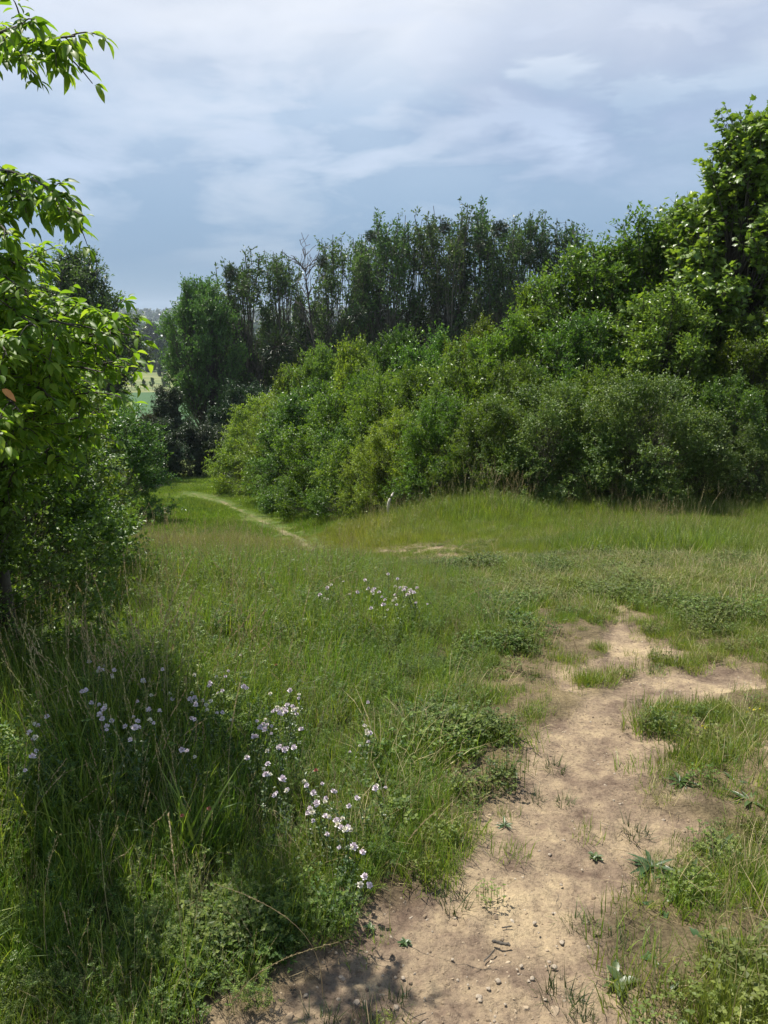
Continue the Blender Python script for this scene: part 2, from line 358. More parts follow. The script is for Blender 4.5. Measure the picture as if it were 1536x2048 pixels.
def groundmat(name):
    m, t = newmat(name); g = G(t); o = g.n('ShaderNodeOutputMaterial'); p = g.n('ShaderNodeBsdfPrincipled'); p.inputs['Roughness'].default_value = .95; p.inputs['Specular IOR Level'].default_value = .15
    b = g.n('ShaderNodeAttribute', attribute_name='bare').outputs['Fac']; far = g.n('ShaderNodeAttribute', attribute_name='far').outputs['Fac']
    big = g.noise(2.6, 7, rough=.68); med = g.noise(9, 6, rough=.7); fine = g.noise(70, 6, rough=.75)
    mixn = g.m('ADD', g.m('MULTIPLY', big, .65), g.m('MULTIPLY', med, .35))
    soil = g.ramp(mixn, [(.40, (.115, .080, .056)), (.46, (.185, .135, .092)), (.53, (.275, .207, .132)), (.62, (.39, .30, .18))])
    soil = g.mix(.55, soil, g.ramp(fine, [(.36, (.22, .2, .18)), (.47, (.9, .9, .9)), (.56, (1.05, 1.05, 1.05)), (.66, (1.35, 1.3, 1.25))]), 'MULTIPLY')
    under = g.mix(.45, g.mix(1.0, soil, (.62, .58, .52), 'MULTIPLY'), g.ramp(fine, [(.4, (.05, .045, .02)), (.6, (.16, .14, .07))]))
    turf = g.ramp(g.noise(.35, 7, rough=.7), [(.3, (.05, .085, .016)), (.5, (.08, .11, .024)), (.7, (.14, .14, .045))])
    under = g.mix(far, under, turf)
    under = g.mix(g.m('MULTIPLY', b, -1.0, True), under, g.ramp(fine, [(.4, (.018, .018, .009)), (.6, (.05, .045, .022))])); b = g.m('MAXIMUM', b, 0.0)  # ground under tall grass painted dark: mulch plus shade between the blades
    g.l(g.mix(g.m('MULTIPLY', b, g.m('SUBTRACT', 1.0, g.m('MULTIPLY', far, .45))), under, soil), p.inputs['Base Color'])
    bp = g.n('ShaderNodeBump'); bp.inputs['Distance'].default_value = .02; bp.inputs['Strength'].default_value = .9
    g.l(g.m('ADD', g.m('MULTIPLY', fine, .35), g.noise(25, 5, rough=.7)), bp.inputs['Height']); g.l(bp.outputs[0], p.inputs['Normal'])
    g.l(p.outputs[0], o.inputs[0]); return m
def fieldmat(name, stops, scale, rows=False):
    m, t = newmat(name); g = G(t); o = g.n('ShaderNodeOutputMaterial'); p = g.n('ShaderNodeBsdfPrincipled'); p.inputs['Roughness'].default_value = .9; p.inputs['Specular IOR Level'].default_value = .2
    tcx = g.n('ShaderNodeTexCoord'); mp = g.n('ShaderNodeMapping'); mp.inputs['Scale'].default_value = (.4, 1, 1) if rows else (1, 1, 1); g.l(tcx.outputs['Object'], mp.inputs[0])
    a = g.noise(scale, 8, vec=mp.outputs[0], rough=.7); g.l(g.ramp(a, stops), p.inputs['Base Color'])
    g.l(p.outputs[0], o.inputs[0]); return m
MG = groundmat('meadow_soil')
regs = [('ground', MG), ('dirt_path', MG),
        ('crop_field', fieldmat('green_crop', [(.3, (.035, .085, .028)), (.7, (.05, .105, .035))], .15, True)),
        ('dry_meadow', fieldmat('dry_grassland', [(.35, (.07, .11, .035)), (.5, (.15, .17, .06)), (.65, (.26, .24, .11))], .09, True)),
        ('farmland', fieldmat('far_farmland', [(.35, (.05, .09, .03)), (.5, (.09, .12, .045)), (.6, (.17, .16, .07))], .004)),
        ('distant_field', fieldmat('distant_crop', [(.3, (.05, .115, .035)), (.7, (.07, .14, .045))], .02))]
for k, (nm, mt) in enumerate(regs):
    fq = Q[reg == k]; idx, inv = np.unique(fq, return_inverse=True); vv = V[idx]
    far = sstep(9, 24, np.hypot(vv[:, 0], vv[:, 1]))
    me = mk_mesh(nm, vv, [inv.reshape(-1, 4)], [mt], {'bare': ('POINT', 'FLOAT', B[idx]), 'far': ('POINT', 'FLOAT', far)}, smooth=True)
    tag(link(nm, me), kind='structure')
# ------------------------------------------------------------------ plant generators
def randdir(n, rng, up=0.0):
    v = rng.normal(size=(n, 3)); v[:, 2] += up; return nrm(v)
def crown_tree(seed, H, Rw, kind='shrub', tips=220, twigs=8, per=16, leaf=.06, tmpl=None, lean=0.0, base_t=.25, gap=.35, clump=.12, prof=None, droop=0.0, stems=1, flatten=1.0, hangs=0.0, wood_r=.03, up=.6, lobes=24, lobe_r=.23, lobe_z=1.0):
    """returns (wood verts,faces),(leaf verts,faces,tint). unit metres, base at origin"""
    rng = np.random.default_rng(seed); tmpl = tmpl or T_simple()
    # stems
    K = 9; t = np.linspace(0, 1, K); SP = []; SR = []
    for s in range(stems):
        a = rng.uniform(0, 2 * np.pi); sp = (0 if stems == 1 else Rw * rng.uniform(.25, .7)); hh = H * (0.93 if stems == 1 else rng.uniform(.6, .9))
        x = np.cos(a) * sp * t ** 1.3 + lean * t * H + np.cumsum(rng.normal(0, .012 * H, K)) * t; y = np.sin(a) * sp * t ** 1.3 + np.cumsum(rng.normal(0, .012 * H, K)) * t
        SP.append(np.stack([x, y, hh * t - .15 * (t == 0)], -1)); SR.append(wood_r * H * .5 * (1 - .88 * t) / (1 if stems == 1 else stems ** .5))
    SP = np.array(SP); SR = np.array(SR)
    prof = prof or (lambda q: np.sqrt(np.clip(1 - ((q - .42) / .60) ** 2, 0, 1)))
    # tips
    n = tips * 3; az = rng.uniform(0, 2 * np.pi, n); q = rng.uniform(0, 1, n); rr = rng.uniform(0, 1, n) ** .45
    lump = 1 + gap * fbm(np.cos(az) * 1.6 + seed, np.sin(az) * 1.6, q * 3.2 + seed, 3) * 1.2
    pr = prof(q) * Rw * lump; keep = rng.uniform(0, 1, n) < (prof(q) + .12)
    zz = (base_t + (1 - base_t) * q) * H
    TP = np.stack([np.cos(az) * rr * pr, np.sin(az) * rr * pr, zz], -1)[keep][:int(tips * .12)]
    # lobes of foliage round the envelope, with gaps between them
    ql = ((np.arange(lobes) + rng.uniform(.2, .8, lobes)) / lobes) ** .8; al = np.arange(lobes) * 2.399 + rng.uniform(-.5, .5, lobes)
    lr = prof(ql) * Rw * rng.uniform(.40, 1.02, lobes); LC = np.stack([np.cos(al) * lr, np.sin(al) * lr, (base_t + (1 - base_t) * ql * rng.uniform(.94, 1.0, lobes)) * H], -1)
    lw = rng.uniform(.6, 1.3, lobes); li_ = rng.choice(lobes, tips - len(TP), p=lw / lw.sum()); ls = (lw * lobe_r * Rw)[li_]
    TL = LC[li_] + randdir(len(li_), rng, .25) * (ls * rng.uniform(.3, 1, len(li_)) ** .5)[:, None] * np.array((1, 1, lobe_z))
    TP = np.concatenate([TP, TL]); TP[:, 2] = np.clip(TP[:, 2], .03 * H, 1.0 * H); TP[:, 0] += lean * TP[:, 2]; n = len(TP)
    # limbs from stems
    st = rng.integers(0, stems, n); frac = np.clip(TP[:, 2] / H * rng.uniform(.45, .85, n), .03, .95)
    i0 = np.minimum((frac * (K - 1)).astype(int), K - 2); f = frac * (K - 1) - i0
    A = SP[st, i0] * (1 - f)[:, None] + SP[st, i0 + 1] * f[:, None]; Lr = SR[st, i0] * .45
    k2 = 6; u = np.linspace(0, 1, k2)[None, :, None]
    mid = (A + TP) / 2 + np.array((0, 0, 1.)) * (np.linalg.norm(TP - A, axis=1) * -.10)[:, None] + rng.normal(0, .03 * H, (n, 3))
    LP = A[:, None] * (1 - u) ** 2 + 2 * mid[:, None] * u * (1 - u) + TP[:, None] * u * u
    LR = Lr[:, None] * (1 - .85 * np.linspace(0, 1, k2)[None]); LR = np.maximum(LR, .0012 * H)
    # twigs
    m = n * twigs; ti = np.repeat(np.arange(n), twigs); uu = rng.uniform(.45, 1.0, m); base = LP[ti, -1] * uu[:, None] ** 1 + LP[ti, -3] * (1 - uu[:, None])
    outd = nrm(TP - np.array((0, 0, H * .35)) - np.stack([lean * TP[:, 2], 0 * TP[:, 2], 0 * TP[:, 2]], -1))[ti]
    td = nrm(outd * .7 + randdir(m, rng) * 1.0 + np.array((0, 0, up))); tl = clump * H * rng.uniform(.45, 1.15, m)
    k3 = 4; u3 = np.linspace(0, 1, k3)[None, :, None]
    TW = base[:, None] + td[:, None] * tl[:, None, None] * u3 + np.array((0, 0, -1.)) * (droop * tl)[:, None, None] * u3 ** 2
    TWr = np.full((m, k3), .0009 * H) * np.linspace(1, .4, k3)[None]
    # leaves
    nl = m * per; li = np.repeat(np.arange(m), per); v = rng.uniform(.1, 1.02, nl)[:, None]
    P = base[li] + td[li] * tl[li, None] * v + np.array((0, 0, -1.)) * (droop * tl[li])[:, None] * v ** 2 + rng.normal(0, leaf * .35, (nl, 3))
    D = nrm(td[li] * .8 + randdir(nl, rng) * 1.0 + np.array((0, 0, -hangs))); Nn = nrm(randdir(nl, rng) * flatten + np.array((0, 0, 1.)) + outd[li] * .3)
    S = leaf * rng.uniform(.6, 1.25, nl)
    LV, LF = leaves(P, D, Nn, S, tmpl, rng)
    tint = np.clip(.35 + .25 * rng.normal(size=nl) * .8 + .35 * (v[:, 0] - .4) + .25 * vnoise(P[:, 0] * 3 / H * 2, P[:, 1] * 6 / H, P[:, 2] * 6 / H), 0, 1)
    nf = len(tmpl[1]); tint = np.repeat(tint, nf)
    W = [tubes(SP, SR, 8), tubes(LP, LR, 5)] + ([tubes(TW, TWr, 3)] if leaf > .05 and len(TW) < 6000 else [])
    return join(W), (LV, LF, tint)
PROTO = {}
def make_proto(key, mat, bark='bark', **kw):
    (wv, wf), (lv, lf, tint) = crown_tree(**kw)
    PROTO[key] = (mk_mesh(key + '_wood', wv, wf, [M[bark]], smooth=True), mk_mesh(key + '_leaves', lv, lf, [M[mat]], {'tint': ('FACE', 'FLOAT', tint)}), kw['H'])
def plant(key, name, label, cat, pos, h, rz=0, wide=1.0, group=None, sink=.1):
    wm, lm, H = PROTO[key]; s = h / H
    e = empty(name, (pos[0], pos[1], pos[2] - sink), rz, (s * wide, s * wide, s)); tag(e, label, cat, group)
    wd = 'trunk' if cat == 'tree' else 'stem'
    link(wd, wm, e); link('crown', lm, e); return e
def place(key, name, label, cat, px, Y, ytop, rz=0, wide=1.0, group=None, **k):
    x = (at(px, 700, Y))[0]; z = float(height(x, Y)); top = at(px, ytop, Y)[2]
    return plant(key, name, label, cat, (x, Y, z), top - z + .1, rz, wide, group, **k)
# ---- prototypes
pf_tall = lambda q: np.interp(q, [0, .12, .35, .6, .8, .93, 1], [.7, .95, 1, .92, .7, .42, .15])
pf_pop = lambda q: np.interp(q, [0, .12, .35, .65, .85, .95, 1], [.4, .6, .85, 1.08, 1.0, .75, .35])
pf_maple = lambda q: np.interp(q, [0, .1, .3, .5, .7, .85, .95, 1], [.75, 1.0, 1.0, .92, .72, .50, .26, .08])
pf_shrub = lambda q: np.interp(q, [0, .1, .3, .6, .85, 1], [.85, 1.0, 1.05, .9, .7, .35])
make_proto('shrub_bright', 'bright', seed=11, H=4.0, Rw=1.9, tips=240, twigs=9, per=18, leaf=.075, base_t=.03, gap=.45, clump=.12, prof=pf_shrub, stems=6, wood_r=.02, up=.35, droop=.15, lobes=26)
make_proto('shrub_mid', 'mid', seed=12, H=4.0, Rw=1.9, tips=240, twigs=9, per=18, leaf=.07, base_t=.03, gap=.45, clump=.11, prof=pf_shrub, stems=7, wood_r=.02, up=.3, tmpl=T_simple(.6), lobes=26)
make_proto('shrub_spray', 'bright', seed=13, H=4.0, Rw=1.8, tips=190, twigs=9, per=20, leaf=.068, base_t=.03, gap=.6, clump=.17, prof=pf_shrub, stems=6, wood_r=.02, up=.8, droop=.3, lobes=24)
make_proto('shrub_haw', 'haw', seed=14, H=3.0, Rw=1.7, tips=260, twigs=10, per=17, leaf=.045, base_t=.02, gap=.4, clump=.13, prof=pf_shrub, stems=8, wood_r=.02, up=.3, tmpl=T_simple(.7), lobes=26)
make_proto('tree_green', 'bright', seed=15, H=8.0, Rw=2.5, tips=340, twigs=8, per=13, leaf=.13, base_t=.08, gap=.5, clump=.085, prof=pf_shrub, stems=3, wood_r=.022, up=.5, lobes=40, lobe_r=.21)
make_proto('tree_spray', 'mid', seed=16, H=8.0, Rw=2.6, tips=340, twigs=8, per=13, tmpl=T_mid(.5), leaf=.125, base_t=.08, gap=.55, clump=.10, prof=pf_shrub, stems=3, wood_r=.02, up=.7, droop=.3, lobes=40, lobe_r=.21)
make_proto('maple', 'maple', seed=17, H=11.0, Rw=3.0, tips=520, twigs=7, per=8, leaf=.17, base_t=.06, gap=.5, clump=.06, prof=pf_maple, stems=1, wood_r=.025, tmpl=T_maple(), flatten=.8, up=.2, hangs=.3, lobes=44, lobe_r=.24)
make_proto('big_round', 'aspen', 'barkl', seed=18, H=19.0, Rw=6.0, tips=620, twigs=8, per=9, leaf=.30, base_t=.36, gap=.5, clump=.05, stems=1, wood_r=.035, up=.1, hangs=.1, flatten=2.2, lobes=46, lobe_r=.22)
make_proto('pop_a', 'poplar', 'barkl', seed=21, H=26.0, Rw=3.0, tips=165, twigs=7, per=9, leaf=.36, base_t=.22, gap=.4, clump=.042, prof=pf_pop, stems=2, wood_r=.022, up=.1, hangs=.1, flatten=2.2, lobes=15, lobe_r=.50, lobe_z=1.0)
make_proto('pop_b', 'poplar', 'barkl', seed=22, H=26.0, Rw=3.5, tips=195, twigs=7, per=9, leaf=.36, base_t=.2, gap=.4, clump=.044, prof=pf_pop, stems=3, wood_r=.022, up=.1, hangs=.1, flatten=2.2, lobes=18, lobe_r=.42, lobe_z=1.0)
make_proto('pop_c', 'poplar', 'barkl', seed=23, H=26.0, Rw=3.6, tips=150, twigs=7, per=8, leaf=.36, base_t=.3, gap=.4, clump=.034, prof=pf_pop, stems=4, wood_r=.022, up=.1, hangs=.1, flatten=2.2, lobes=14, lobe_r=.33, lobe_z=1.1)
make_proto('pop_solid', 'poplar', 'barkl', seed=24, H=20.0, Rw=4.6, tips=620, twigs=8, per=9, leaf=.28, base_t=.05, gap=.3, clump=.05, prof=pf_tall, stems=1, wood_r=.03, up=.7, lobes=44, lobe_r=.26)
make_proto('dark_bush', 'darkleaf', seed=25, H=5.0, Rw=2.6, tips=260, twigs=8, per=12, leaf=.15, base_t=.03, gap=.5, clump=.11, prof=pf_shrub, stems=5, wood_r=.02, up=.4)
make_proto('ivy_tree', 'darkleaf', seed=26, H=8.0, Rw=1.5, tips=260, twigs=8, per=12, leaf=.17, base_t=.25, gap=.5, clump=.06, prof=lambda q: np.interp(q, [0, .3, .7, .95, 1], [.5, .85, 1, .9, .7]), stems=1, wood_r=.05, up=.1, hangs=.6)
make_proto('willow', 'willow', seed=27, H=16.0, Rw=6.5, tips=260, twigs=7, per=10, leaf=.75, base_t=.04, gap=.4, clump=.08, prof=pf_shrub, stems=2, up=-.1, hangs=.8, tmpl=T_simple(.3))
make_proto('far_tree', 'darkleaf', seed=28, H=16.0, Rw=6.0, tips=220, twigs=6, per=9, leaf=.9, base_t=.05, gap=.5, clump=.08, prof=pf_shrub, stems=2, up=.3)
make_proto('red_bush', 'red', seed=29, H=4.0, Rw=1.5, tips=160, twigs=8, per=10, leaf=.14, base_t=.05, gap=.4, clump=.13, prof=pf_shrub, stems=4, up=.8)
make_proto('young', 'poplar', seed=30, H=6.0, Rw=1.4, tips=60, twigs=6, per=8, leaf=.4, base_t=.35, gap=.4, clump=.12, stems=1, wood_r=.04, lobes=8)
# ---- hedge on the right: one entry per shrub or tree
HG = 'shrubs and trees of the hedge along the right'
hedge = [
 ('maple', 'maple_tree', 'tall maple rising highest at the right edge of the photo', 'tree', 1462, 25, 245, .3, 1.0),
 ('maple', 'maple_tree', 'second maple with a lower crown, cut by the right photo edge beside the tallest', 'tree', 1600, 26, 330, 2.1, 1.05),
 ('maple', 'maple_tree', 'maple with broad bright crown just left of the tallest maple', 'tree', 1372, 27.5, 415, 4.2, 1.15),
 ('tree_green', 'plum_tree', 'bright leafy tree left of the maples with one bare twig above its crown', 'tree', 1270, 27, 445, .6, 1.1),
 ('tree_spray', 'plum_tree', 'spreading tree with dark slanting branches, between poplar tops and maples', 'tree', 1175, 27, 500, 2.4, 1.15),
 ('tree_green', 'plum_tree', 'leafy tree whose crown touches the right end of the poplar row', 'tree', 1085, 28, 575, 3.6, .95),
 ('tree_spray', 'plum_tree', 'glossy leafed tree in front of the maples, filling the right hedge middle', 'tree', 1330, 23, 590, 5.2, 1.1),
 ('tree_green', 'plum_tree', 'rounded bright tree bulging from the hedge under the poplars\' right end', 'tree', 1015, 25, 640, 1.6, .9),
 ('tree_spray', 'plum_tree', 'mid green tree in hedge centre right, below the slanting branches', 'tree', 1160, 23.5, 640, .9, 1.05),
 ('tree_green', 'maple_tree', 'shaded tree low at the right photo edge under the tall maple', 'tree', 1500, 22.5, 640, 3.3, .9),
 ('tree_spray', 'hazel_tree', 'dark green upright tree in the middle of the hedge below the tallest poplars', 'tree', 800, 31, 668, 1.1, .8),
 ('shrub_mid', 'hazel_tree', 'pointed tree beside the dark upright one, below the poplars', 'tree', 880, 29, 672, .7, .75),
 ('tree_green', 'hazel_tree', 'yellowish tree crown left of the hedge\'s dark upright tree', 'tree', 715, 35, 690, 4.0, .8),
 ('tree_spray', 'hazel_tree', 'tree with arching sprays where hedge top meets the dark poplar trunks', 'tree', 640, 42, 700, 2.2, .8),
 ('tree_green', 'hazel_tree', 'tree crown at the hedge top below the dark mistletoe ball', 'tree', 580, 48, 742, .2, .85),
 ('shrub_bright', 'hazel_shrub', 'bright shrub on the hedge crest near the big round tree', 'shrub', 520, 54, 795, 1.3, 1.0),
 ('shrub_mid', 'hazel_shrub', 'leftmost shrub of the hedge, where the meadow narrows by the trail', 'shrub', 468, 62, 872, 2.0, 1.15),
 ('shrub_haw', 'hawthorn_shrub', 'dark low hawthorn with pale leaves at the right edge of the meadow', 'shrub', 1530, 19.5, 880, .4, 1.15),
 ('shrub_haw', 'hawthorn_shrub', 'shadowed hawthorn below the tallest maple, second from the right edge', 'shrub', 1415, 19.6, 835, 1.9, 1.15),
 ('shrub_haw', 'hawthorn_shrub', 'grey flecked hawthorn in the right half of the hedge foot', 'shrub', 1300, 19.3, 760, 3.1, 1.0),
 ('shrub_haw', 'hawthorn_shrub', 'dull olive hawthorn in hedge front, above the thin bare track in the grass', 'shrub', 1195, 19.6, 850, 4.4, 1.2),
 ('shrub_haw', 'hawthorn_shrub', 'olive hawthorn left of the grey flecked ones at the hedge foot', 'shrub', 1095, 20, 780, 5.6, 1.0),
 ('shrub_mid', 'hazel_shrub', 'mid green shrub showing between the two right hand hawthorns', 'shrub', 1470, 20.6, 760, 2.7, .85),
 ('shrub_spray', 'hazel_shrub', 'light shrub rising behind the dull olive hawthorn', 'shrub', 1200, 21, 745, 1.7, .9),
 ('shrub_bright', 'dogwood_shrub', 'fresh green shrub reaching the grass beside the hedge\'s leftmost hawthorn', 'shrub', 990, 20.6, 800, .8, .95),
 ('shrub_spray', 'dogwood_shrub', 'light green shrub behind the white curved grass stalk, on its right', 'shrub', 890, 22, 800, 2.2, .95),
 ('shrub_bright', 'dogwood_shrub', 'bright shrub right behind the white curved grass stalk', 'shrub', 800, 23.5, 830, 3.9, .95),
 ('shrub_spray', 'dogwood_shrub', 'pale shrub spilling onto grass left of the white curved stalk', 'shrub', 735, 24.5, 900, 5.1, .85),
 ('shrub_mid', 'dogwood_shrub', 'shrub overhanging the dark hollow at the hedge foot', 'shrub', 690, 29, 850, .5, .95),
 ('shrub_bright', 'dogwood_shrub', 'rounded shrub left of the dark hollow in the hedge', 'shrub', 640, 34, 860, 1.4, 1.0),
 ('shrub_mid', 'dogwood_shrub', 'dense shrub above the lower bend of the thin trail', 'shrub', 590, 41, 870, 2.9, 1.05),
 ('shrub_spray', 'dogwood_shrub', 'shrub by the trail midway along the hedge\'s left flank', 'shrub', 540, 47, 880, 4.1, 1.05),
 ('shrub_bright', 'dogwood_shrub', 'small shrub next to the leftmost one, low beside the narrow trail', 'shrub', 500, 54, 900, 5.3, 1.1),
 ('shrub_spray', 'hazel_shrub', 'tall shrub filling the hedge between yellow crown and dark hollow', 'shrub', 760, 27.5, 760, 1.2, .9),
 ('shrub_bright', 'hazel_shrub', 'bushy shrub in mid hedge left of the tall filling shrub', 'shrub', 690, 33, 760, 2.3, .95),
 ('shrub_mid', 'hazel_shrub', 'bluish green shrub in the left middle of the hedge', 'shrub', 610, 40, 780, 3.4, 1.0),
 ('shrub_spray', 'hazel_shrub', 'spiky shrub in the hedge\'s left part above the trail', 'shrub', 555, 46, 800, 4.5, 1.0),
 ('shrub_mid', 'hazel_shrub', 'twiggy olive shrub in hedge centre with visible thin branches', 'shrub', 930, 25, 705, 5.0, .85),
 ('tree_green', 'hazel_tree', 'bright tree behind the twiggy olive shrub in the hedge centre', 'tree', 955, 28, 650, 2.0, .75),
 ('shrub_bright', 'hazel_shrub', 'yellow green shrub below the pointed tree in hedge centre', 'shrub', 840, 26, 745, .1, .9),
 ('shrub_spray', 'hazel_shrub', 'shrub in mid hedge between rounded bright tree and fresh green foot shrub', 'shrub', 1045, 22.5, 730, 3.0, .9),
]
for key, nm, lb, ct, px, Y, yt, rz, wd in hedge: place(key, nm, lb, ct, px, Y, yt, rz, wd, HG)
# ---- poplar row
PG = 'tall poplars in the row beyond the hedge'
pops = [
 ('pop_c', 'thin crowned poplar with open branches, leftmost of the row', 492, 88, 510, .2, 1.38),
 ('pop_a', 'poplar with round leafy top next to the leftmost one', 560, 90, 508, 1.5, 1.06),
 ('pop_c', 'short poplar between the round topped one and dead tree', 606, 96, 585, 4.5, 0.88),
 ('pop_b', 'poplar just right of the bare dead tree', 680, 88, 466, .9, 1.06),
 ('pop_a', 'slim poplar between the dead tree\'s neighbour and the taller group', 730, 92, 475, 2.6, 1.00),
 ('pop_b', 'broad tall poplar starting the highest group', 778, 88, 420, 3.3, 1.06),
 ('pop_a', 'dense poplar in the highest group, left of its top', 835, 90, 445, 4.1, 1.00),
 ('pop_b', 'tallest poplar of the row', 893, 88, 400, 5.2, 1.00),
 ('pop_c', 'slender poplar right of the tallest', 948, 90, 412, 1.0, 1.12),
 ('pop_b', 'poplar with a dark mistletoe ball near its top', 1000, 88, 432, 2.1, 1.00),
 ('pop_a', 'lighter poplar right of the one with the top ball', 1050, 90, 428, 3.7, 1.00),
 ('pop_a', 'last poplar of the row, above the plum trees', 1115, 88, 445, 5.9, 1.06),
 ('pop_b', 'half hidden poplar behind the plum trees, right of the row', 1190, 92, 500, 4.9, 1.06),
]
for key, lb, px, Y, yt, rz, wd in pops: place(key, 'poplar_tree', lb, 'tree', px, Y, yt - 10, rz, wd * .86, PG)
for px, Y, yt, rz, lb in [(520, 97, 672, 1, 'dark low tree between the thin crowned and round topped poplars'), (590, 100, 680, 2, 'dark low tree under the short poplar'), (650, 98, 655, 3, 'dark low tree at the dead tree\'s foot'),
                      (720, 100, 645, 4, 'dark low tree behind the slim poplar'), (800, 99, 640, 5, 'dark low tree behind the tall poplar group'), (880, 100, 640, 0, 'dark low tree behind the tallest poplar'),
                      (955, 99, 640, .5, 'dark low tree behind the slender poplar'), (1035, 100, 610, 1.5, 'dark low tree behind the lighter poplar'), (1120, 100, 600, 2.5, 'dark low tree behind the last poplar')]:
    place('dark_bush', 'understory_tree', lb, 'tree', px, Y, yt, rz, .62, 'dark undergrowth trees behind the poplars')
place('big_round', 'willow_tree', 'big round crowned tree beside the gap to the valley, trunk bare below', 'tree', 408, 84, 562, 1.0, .74)
place('big_round', 'willow_tree', 'dark tree between the big round crown and the thin poplar', 'tree', 458, 92, 610, 3.0, .6)
place('pop_solid', 'poplar_tree', 'dense dark poplar standing behind the near left tree', 'tree', 165, 66, 505, .5, 1.15)
place('pop_solid', 'poplar_tree', 'lower dark tree left of the dense dark poplar', 'tree', 60, 74, 545, 2.5, 1.0)
place('pop_solid', 'poplar_tree', 'dark tree outside the left edge behind the near tree', 'tree', -90, 62, 560, 3.5, 1.0)
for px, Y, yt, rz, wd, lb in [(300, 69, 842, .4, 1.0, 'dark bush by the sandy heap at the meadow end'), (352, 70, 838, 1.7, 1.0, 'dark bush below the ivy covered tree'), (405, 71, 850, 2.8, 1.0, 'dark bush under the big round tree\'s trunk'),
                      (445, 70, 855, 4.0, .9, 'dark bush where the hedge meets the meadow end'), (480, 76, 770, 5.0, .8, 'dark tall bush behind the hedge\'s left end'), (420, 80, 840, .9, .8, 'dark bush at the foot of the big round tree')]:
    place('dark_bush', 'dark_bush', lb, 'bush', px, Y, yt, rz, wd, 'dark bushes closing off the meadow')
place('ivy_tree', 'ivy_covered_tree', 'small ivy covered tree in front of the green field', 'tree', 326, 72, 775, .3, .95)
place('red_bush', 'reddish_bush', 'reddish brown upright bush left of the ivy covered tree', 'bush', 284, 74, 835, .3, .95)
place('shrub_mid', 'hazel_shrub', 'shaded hazel behind the near left shrubs, below the dense poplar', 'shrub', 195, 34, 800, 1.0, 1.1)
place('shrub_bright', 'hazel_shrub', 'brighter hazel at the left meadow edge by the sandy heap', 'shrub', 225, 44, 870, 2.2, .9)
place('shrub_mid', 'hazel_shrub', 'hazel at far left behind the near tree\'s trunk', 'shrub', 90, 28, 780, 3.1, 1.1)
place('shrub_mid', 'hazel_shrub', 'hazel outside the left edge behind the near tree', 'shrub', -60, 24, 720, 3.9, 1.2)
# dead tree
def dead_tree(pos, H):
    rng = np.random.default_rng(5); e = empty('dead_tree', pos); tag(e, 'leafless dead tree with bare grey branches among the poplars', 'tree')
    t = np.linspace(0, 1, 10); P = np.stack([-.05 * H * t + .3 * np.sin(t * 5), .2 * np.cos(t * 4), H * t], -1)[None]
    W = [tubes(P, (.30 * (1 - .93 * t))[None], 7)]; n = 34; fr = rng.uniform(.4, .97, n); az = rng.uniform(0, 6.28, n); A = np.stack([np.interp(fr, t, P[0, :, c_]) for c_ in range(3)], -1)
    D = nrm(np.stack([np.cos(az), np.sin(az), rng.uniform(.6, 1.6, n)], -1)); Ln = (1.15 - fr) * H * .26 + .7; u = np.linspace(0, 1, 6)[None, :, None]
    LP = A[:, None] + D[:, None] * Ln[:, None, None] * u + rng.normal(0, .12, (n, 6, 3)) * u; W.append(tubes(LP, .065 * (1 - .8 * u[..., 0]) * np.ones((n, 1)), 4))
    m = 160; bi = rng.integers(0, n, m); bj = rng.integers(1, 6, m); A2 = LP[bi, bj]; D2 = nrm(D[bi] + randdir(m, rng) * .8); u4 = np.linspace(0, 1, 4)[None, :, None]
    W.append(tubes(A2[:, None] + D2[:, None] * rng.uniform(.4, 1.6, (m, 1, 1)) * u4 + rng.normal(0, .05, (m, 4, 3)) * u4, .028 * np.ones((m, 4)), 3))
    v, f = join(W); link('trunk', mk_mesh('dead_wood', v, f, [M['redbark']], smooth=True), e)
M['redbark'] = barkmat('reddish_bark', (.05, .042, .036), (.13, .11, .095), 2)
p = at(640, 700, 86); p[2] = height(p[0], 86); dead_tree(p, at(630, 497, 86)[2] - p[2])
# mistletoe
rng = np.random.default_rng(77); n = 620; dd = randdir(n, rng); rad = rng.uniform(.2, 1, n) ** .6 * (1 + .5 * vnoise(dd[:, 0] * 2.5, dd[:, 1] * 2.5, dd[:, 2] * 2.5))
lv, lf = leaves(dd * rad[:, None] * .8, nrm(dd + randdir(n, rng) * .6), randdir(n, rng), np.full(n, .24), T_simple(.35), rng)
tv, tf = tubes(dd[:120, None] * np.linspace(0, .9, 4)[None, :, None] + rng.normal(0, .02, (120, 4, 3)), np.full((120, 4), .012), 3)
MIS = (mk_mesh('mistletoe_twigs', tv, [tf], [M['bark']]), mk_mesh('mistletoe_leaves', lv, [lf], [M['darkleaf']], {'tint': ('FACE', 'FLOAT', np.repeat(rng.uniform(0, .5, n), 2))}))
for px, py, Y, s, lb in [(1001, 458, 84, 1.0, 'mistletoe ball at the top of a right hand poplar, against the sky'), (462, 545, 84, .9, 'mistletoe ball on a branch of the leftmost poplar'), (645, 523, 84, .7, 'mistletoe ball beside the dead tree'),
                     (556, 693, 80, 1.9, 'large dark mistletoe ball low between the poplar trunks'), (742, 472, 84, .7, 'mistletoe ball left of the tall poplar group'), (957, 492, 84, .75, 'mistletoe ball right of the tallest poplar'),
                     (890, 455, 84, .7, 'mistletoe ball within the tallest poplar\'s crown'), (715, 630, 82, 1.1, 'dark mistletoe ball on a trunk right of the dead tree'), (1058, 505, 84, .7, 'mistletoe ball in the lighter poplar')]:
    e = empty('mistletoe', at(px, py, Y), 0, s); tag(e, lb, 'mistletoe', 'mistletoe balls in the poplars'); link('twigs', MIS[0], e); link('leaves', MIS[1], e)
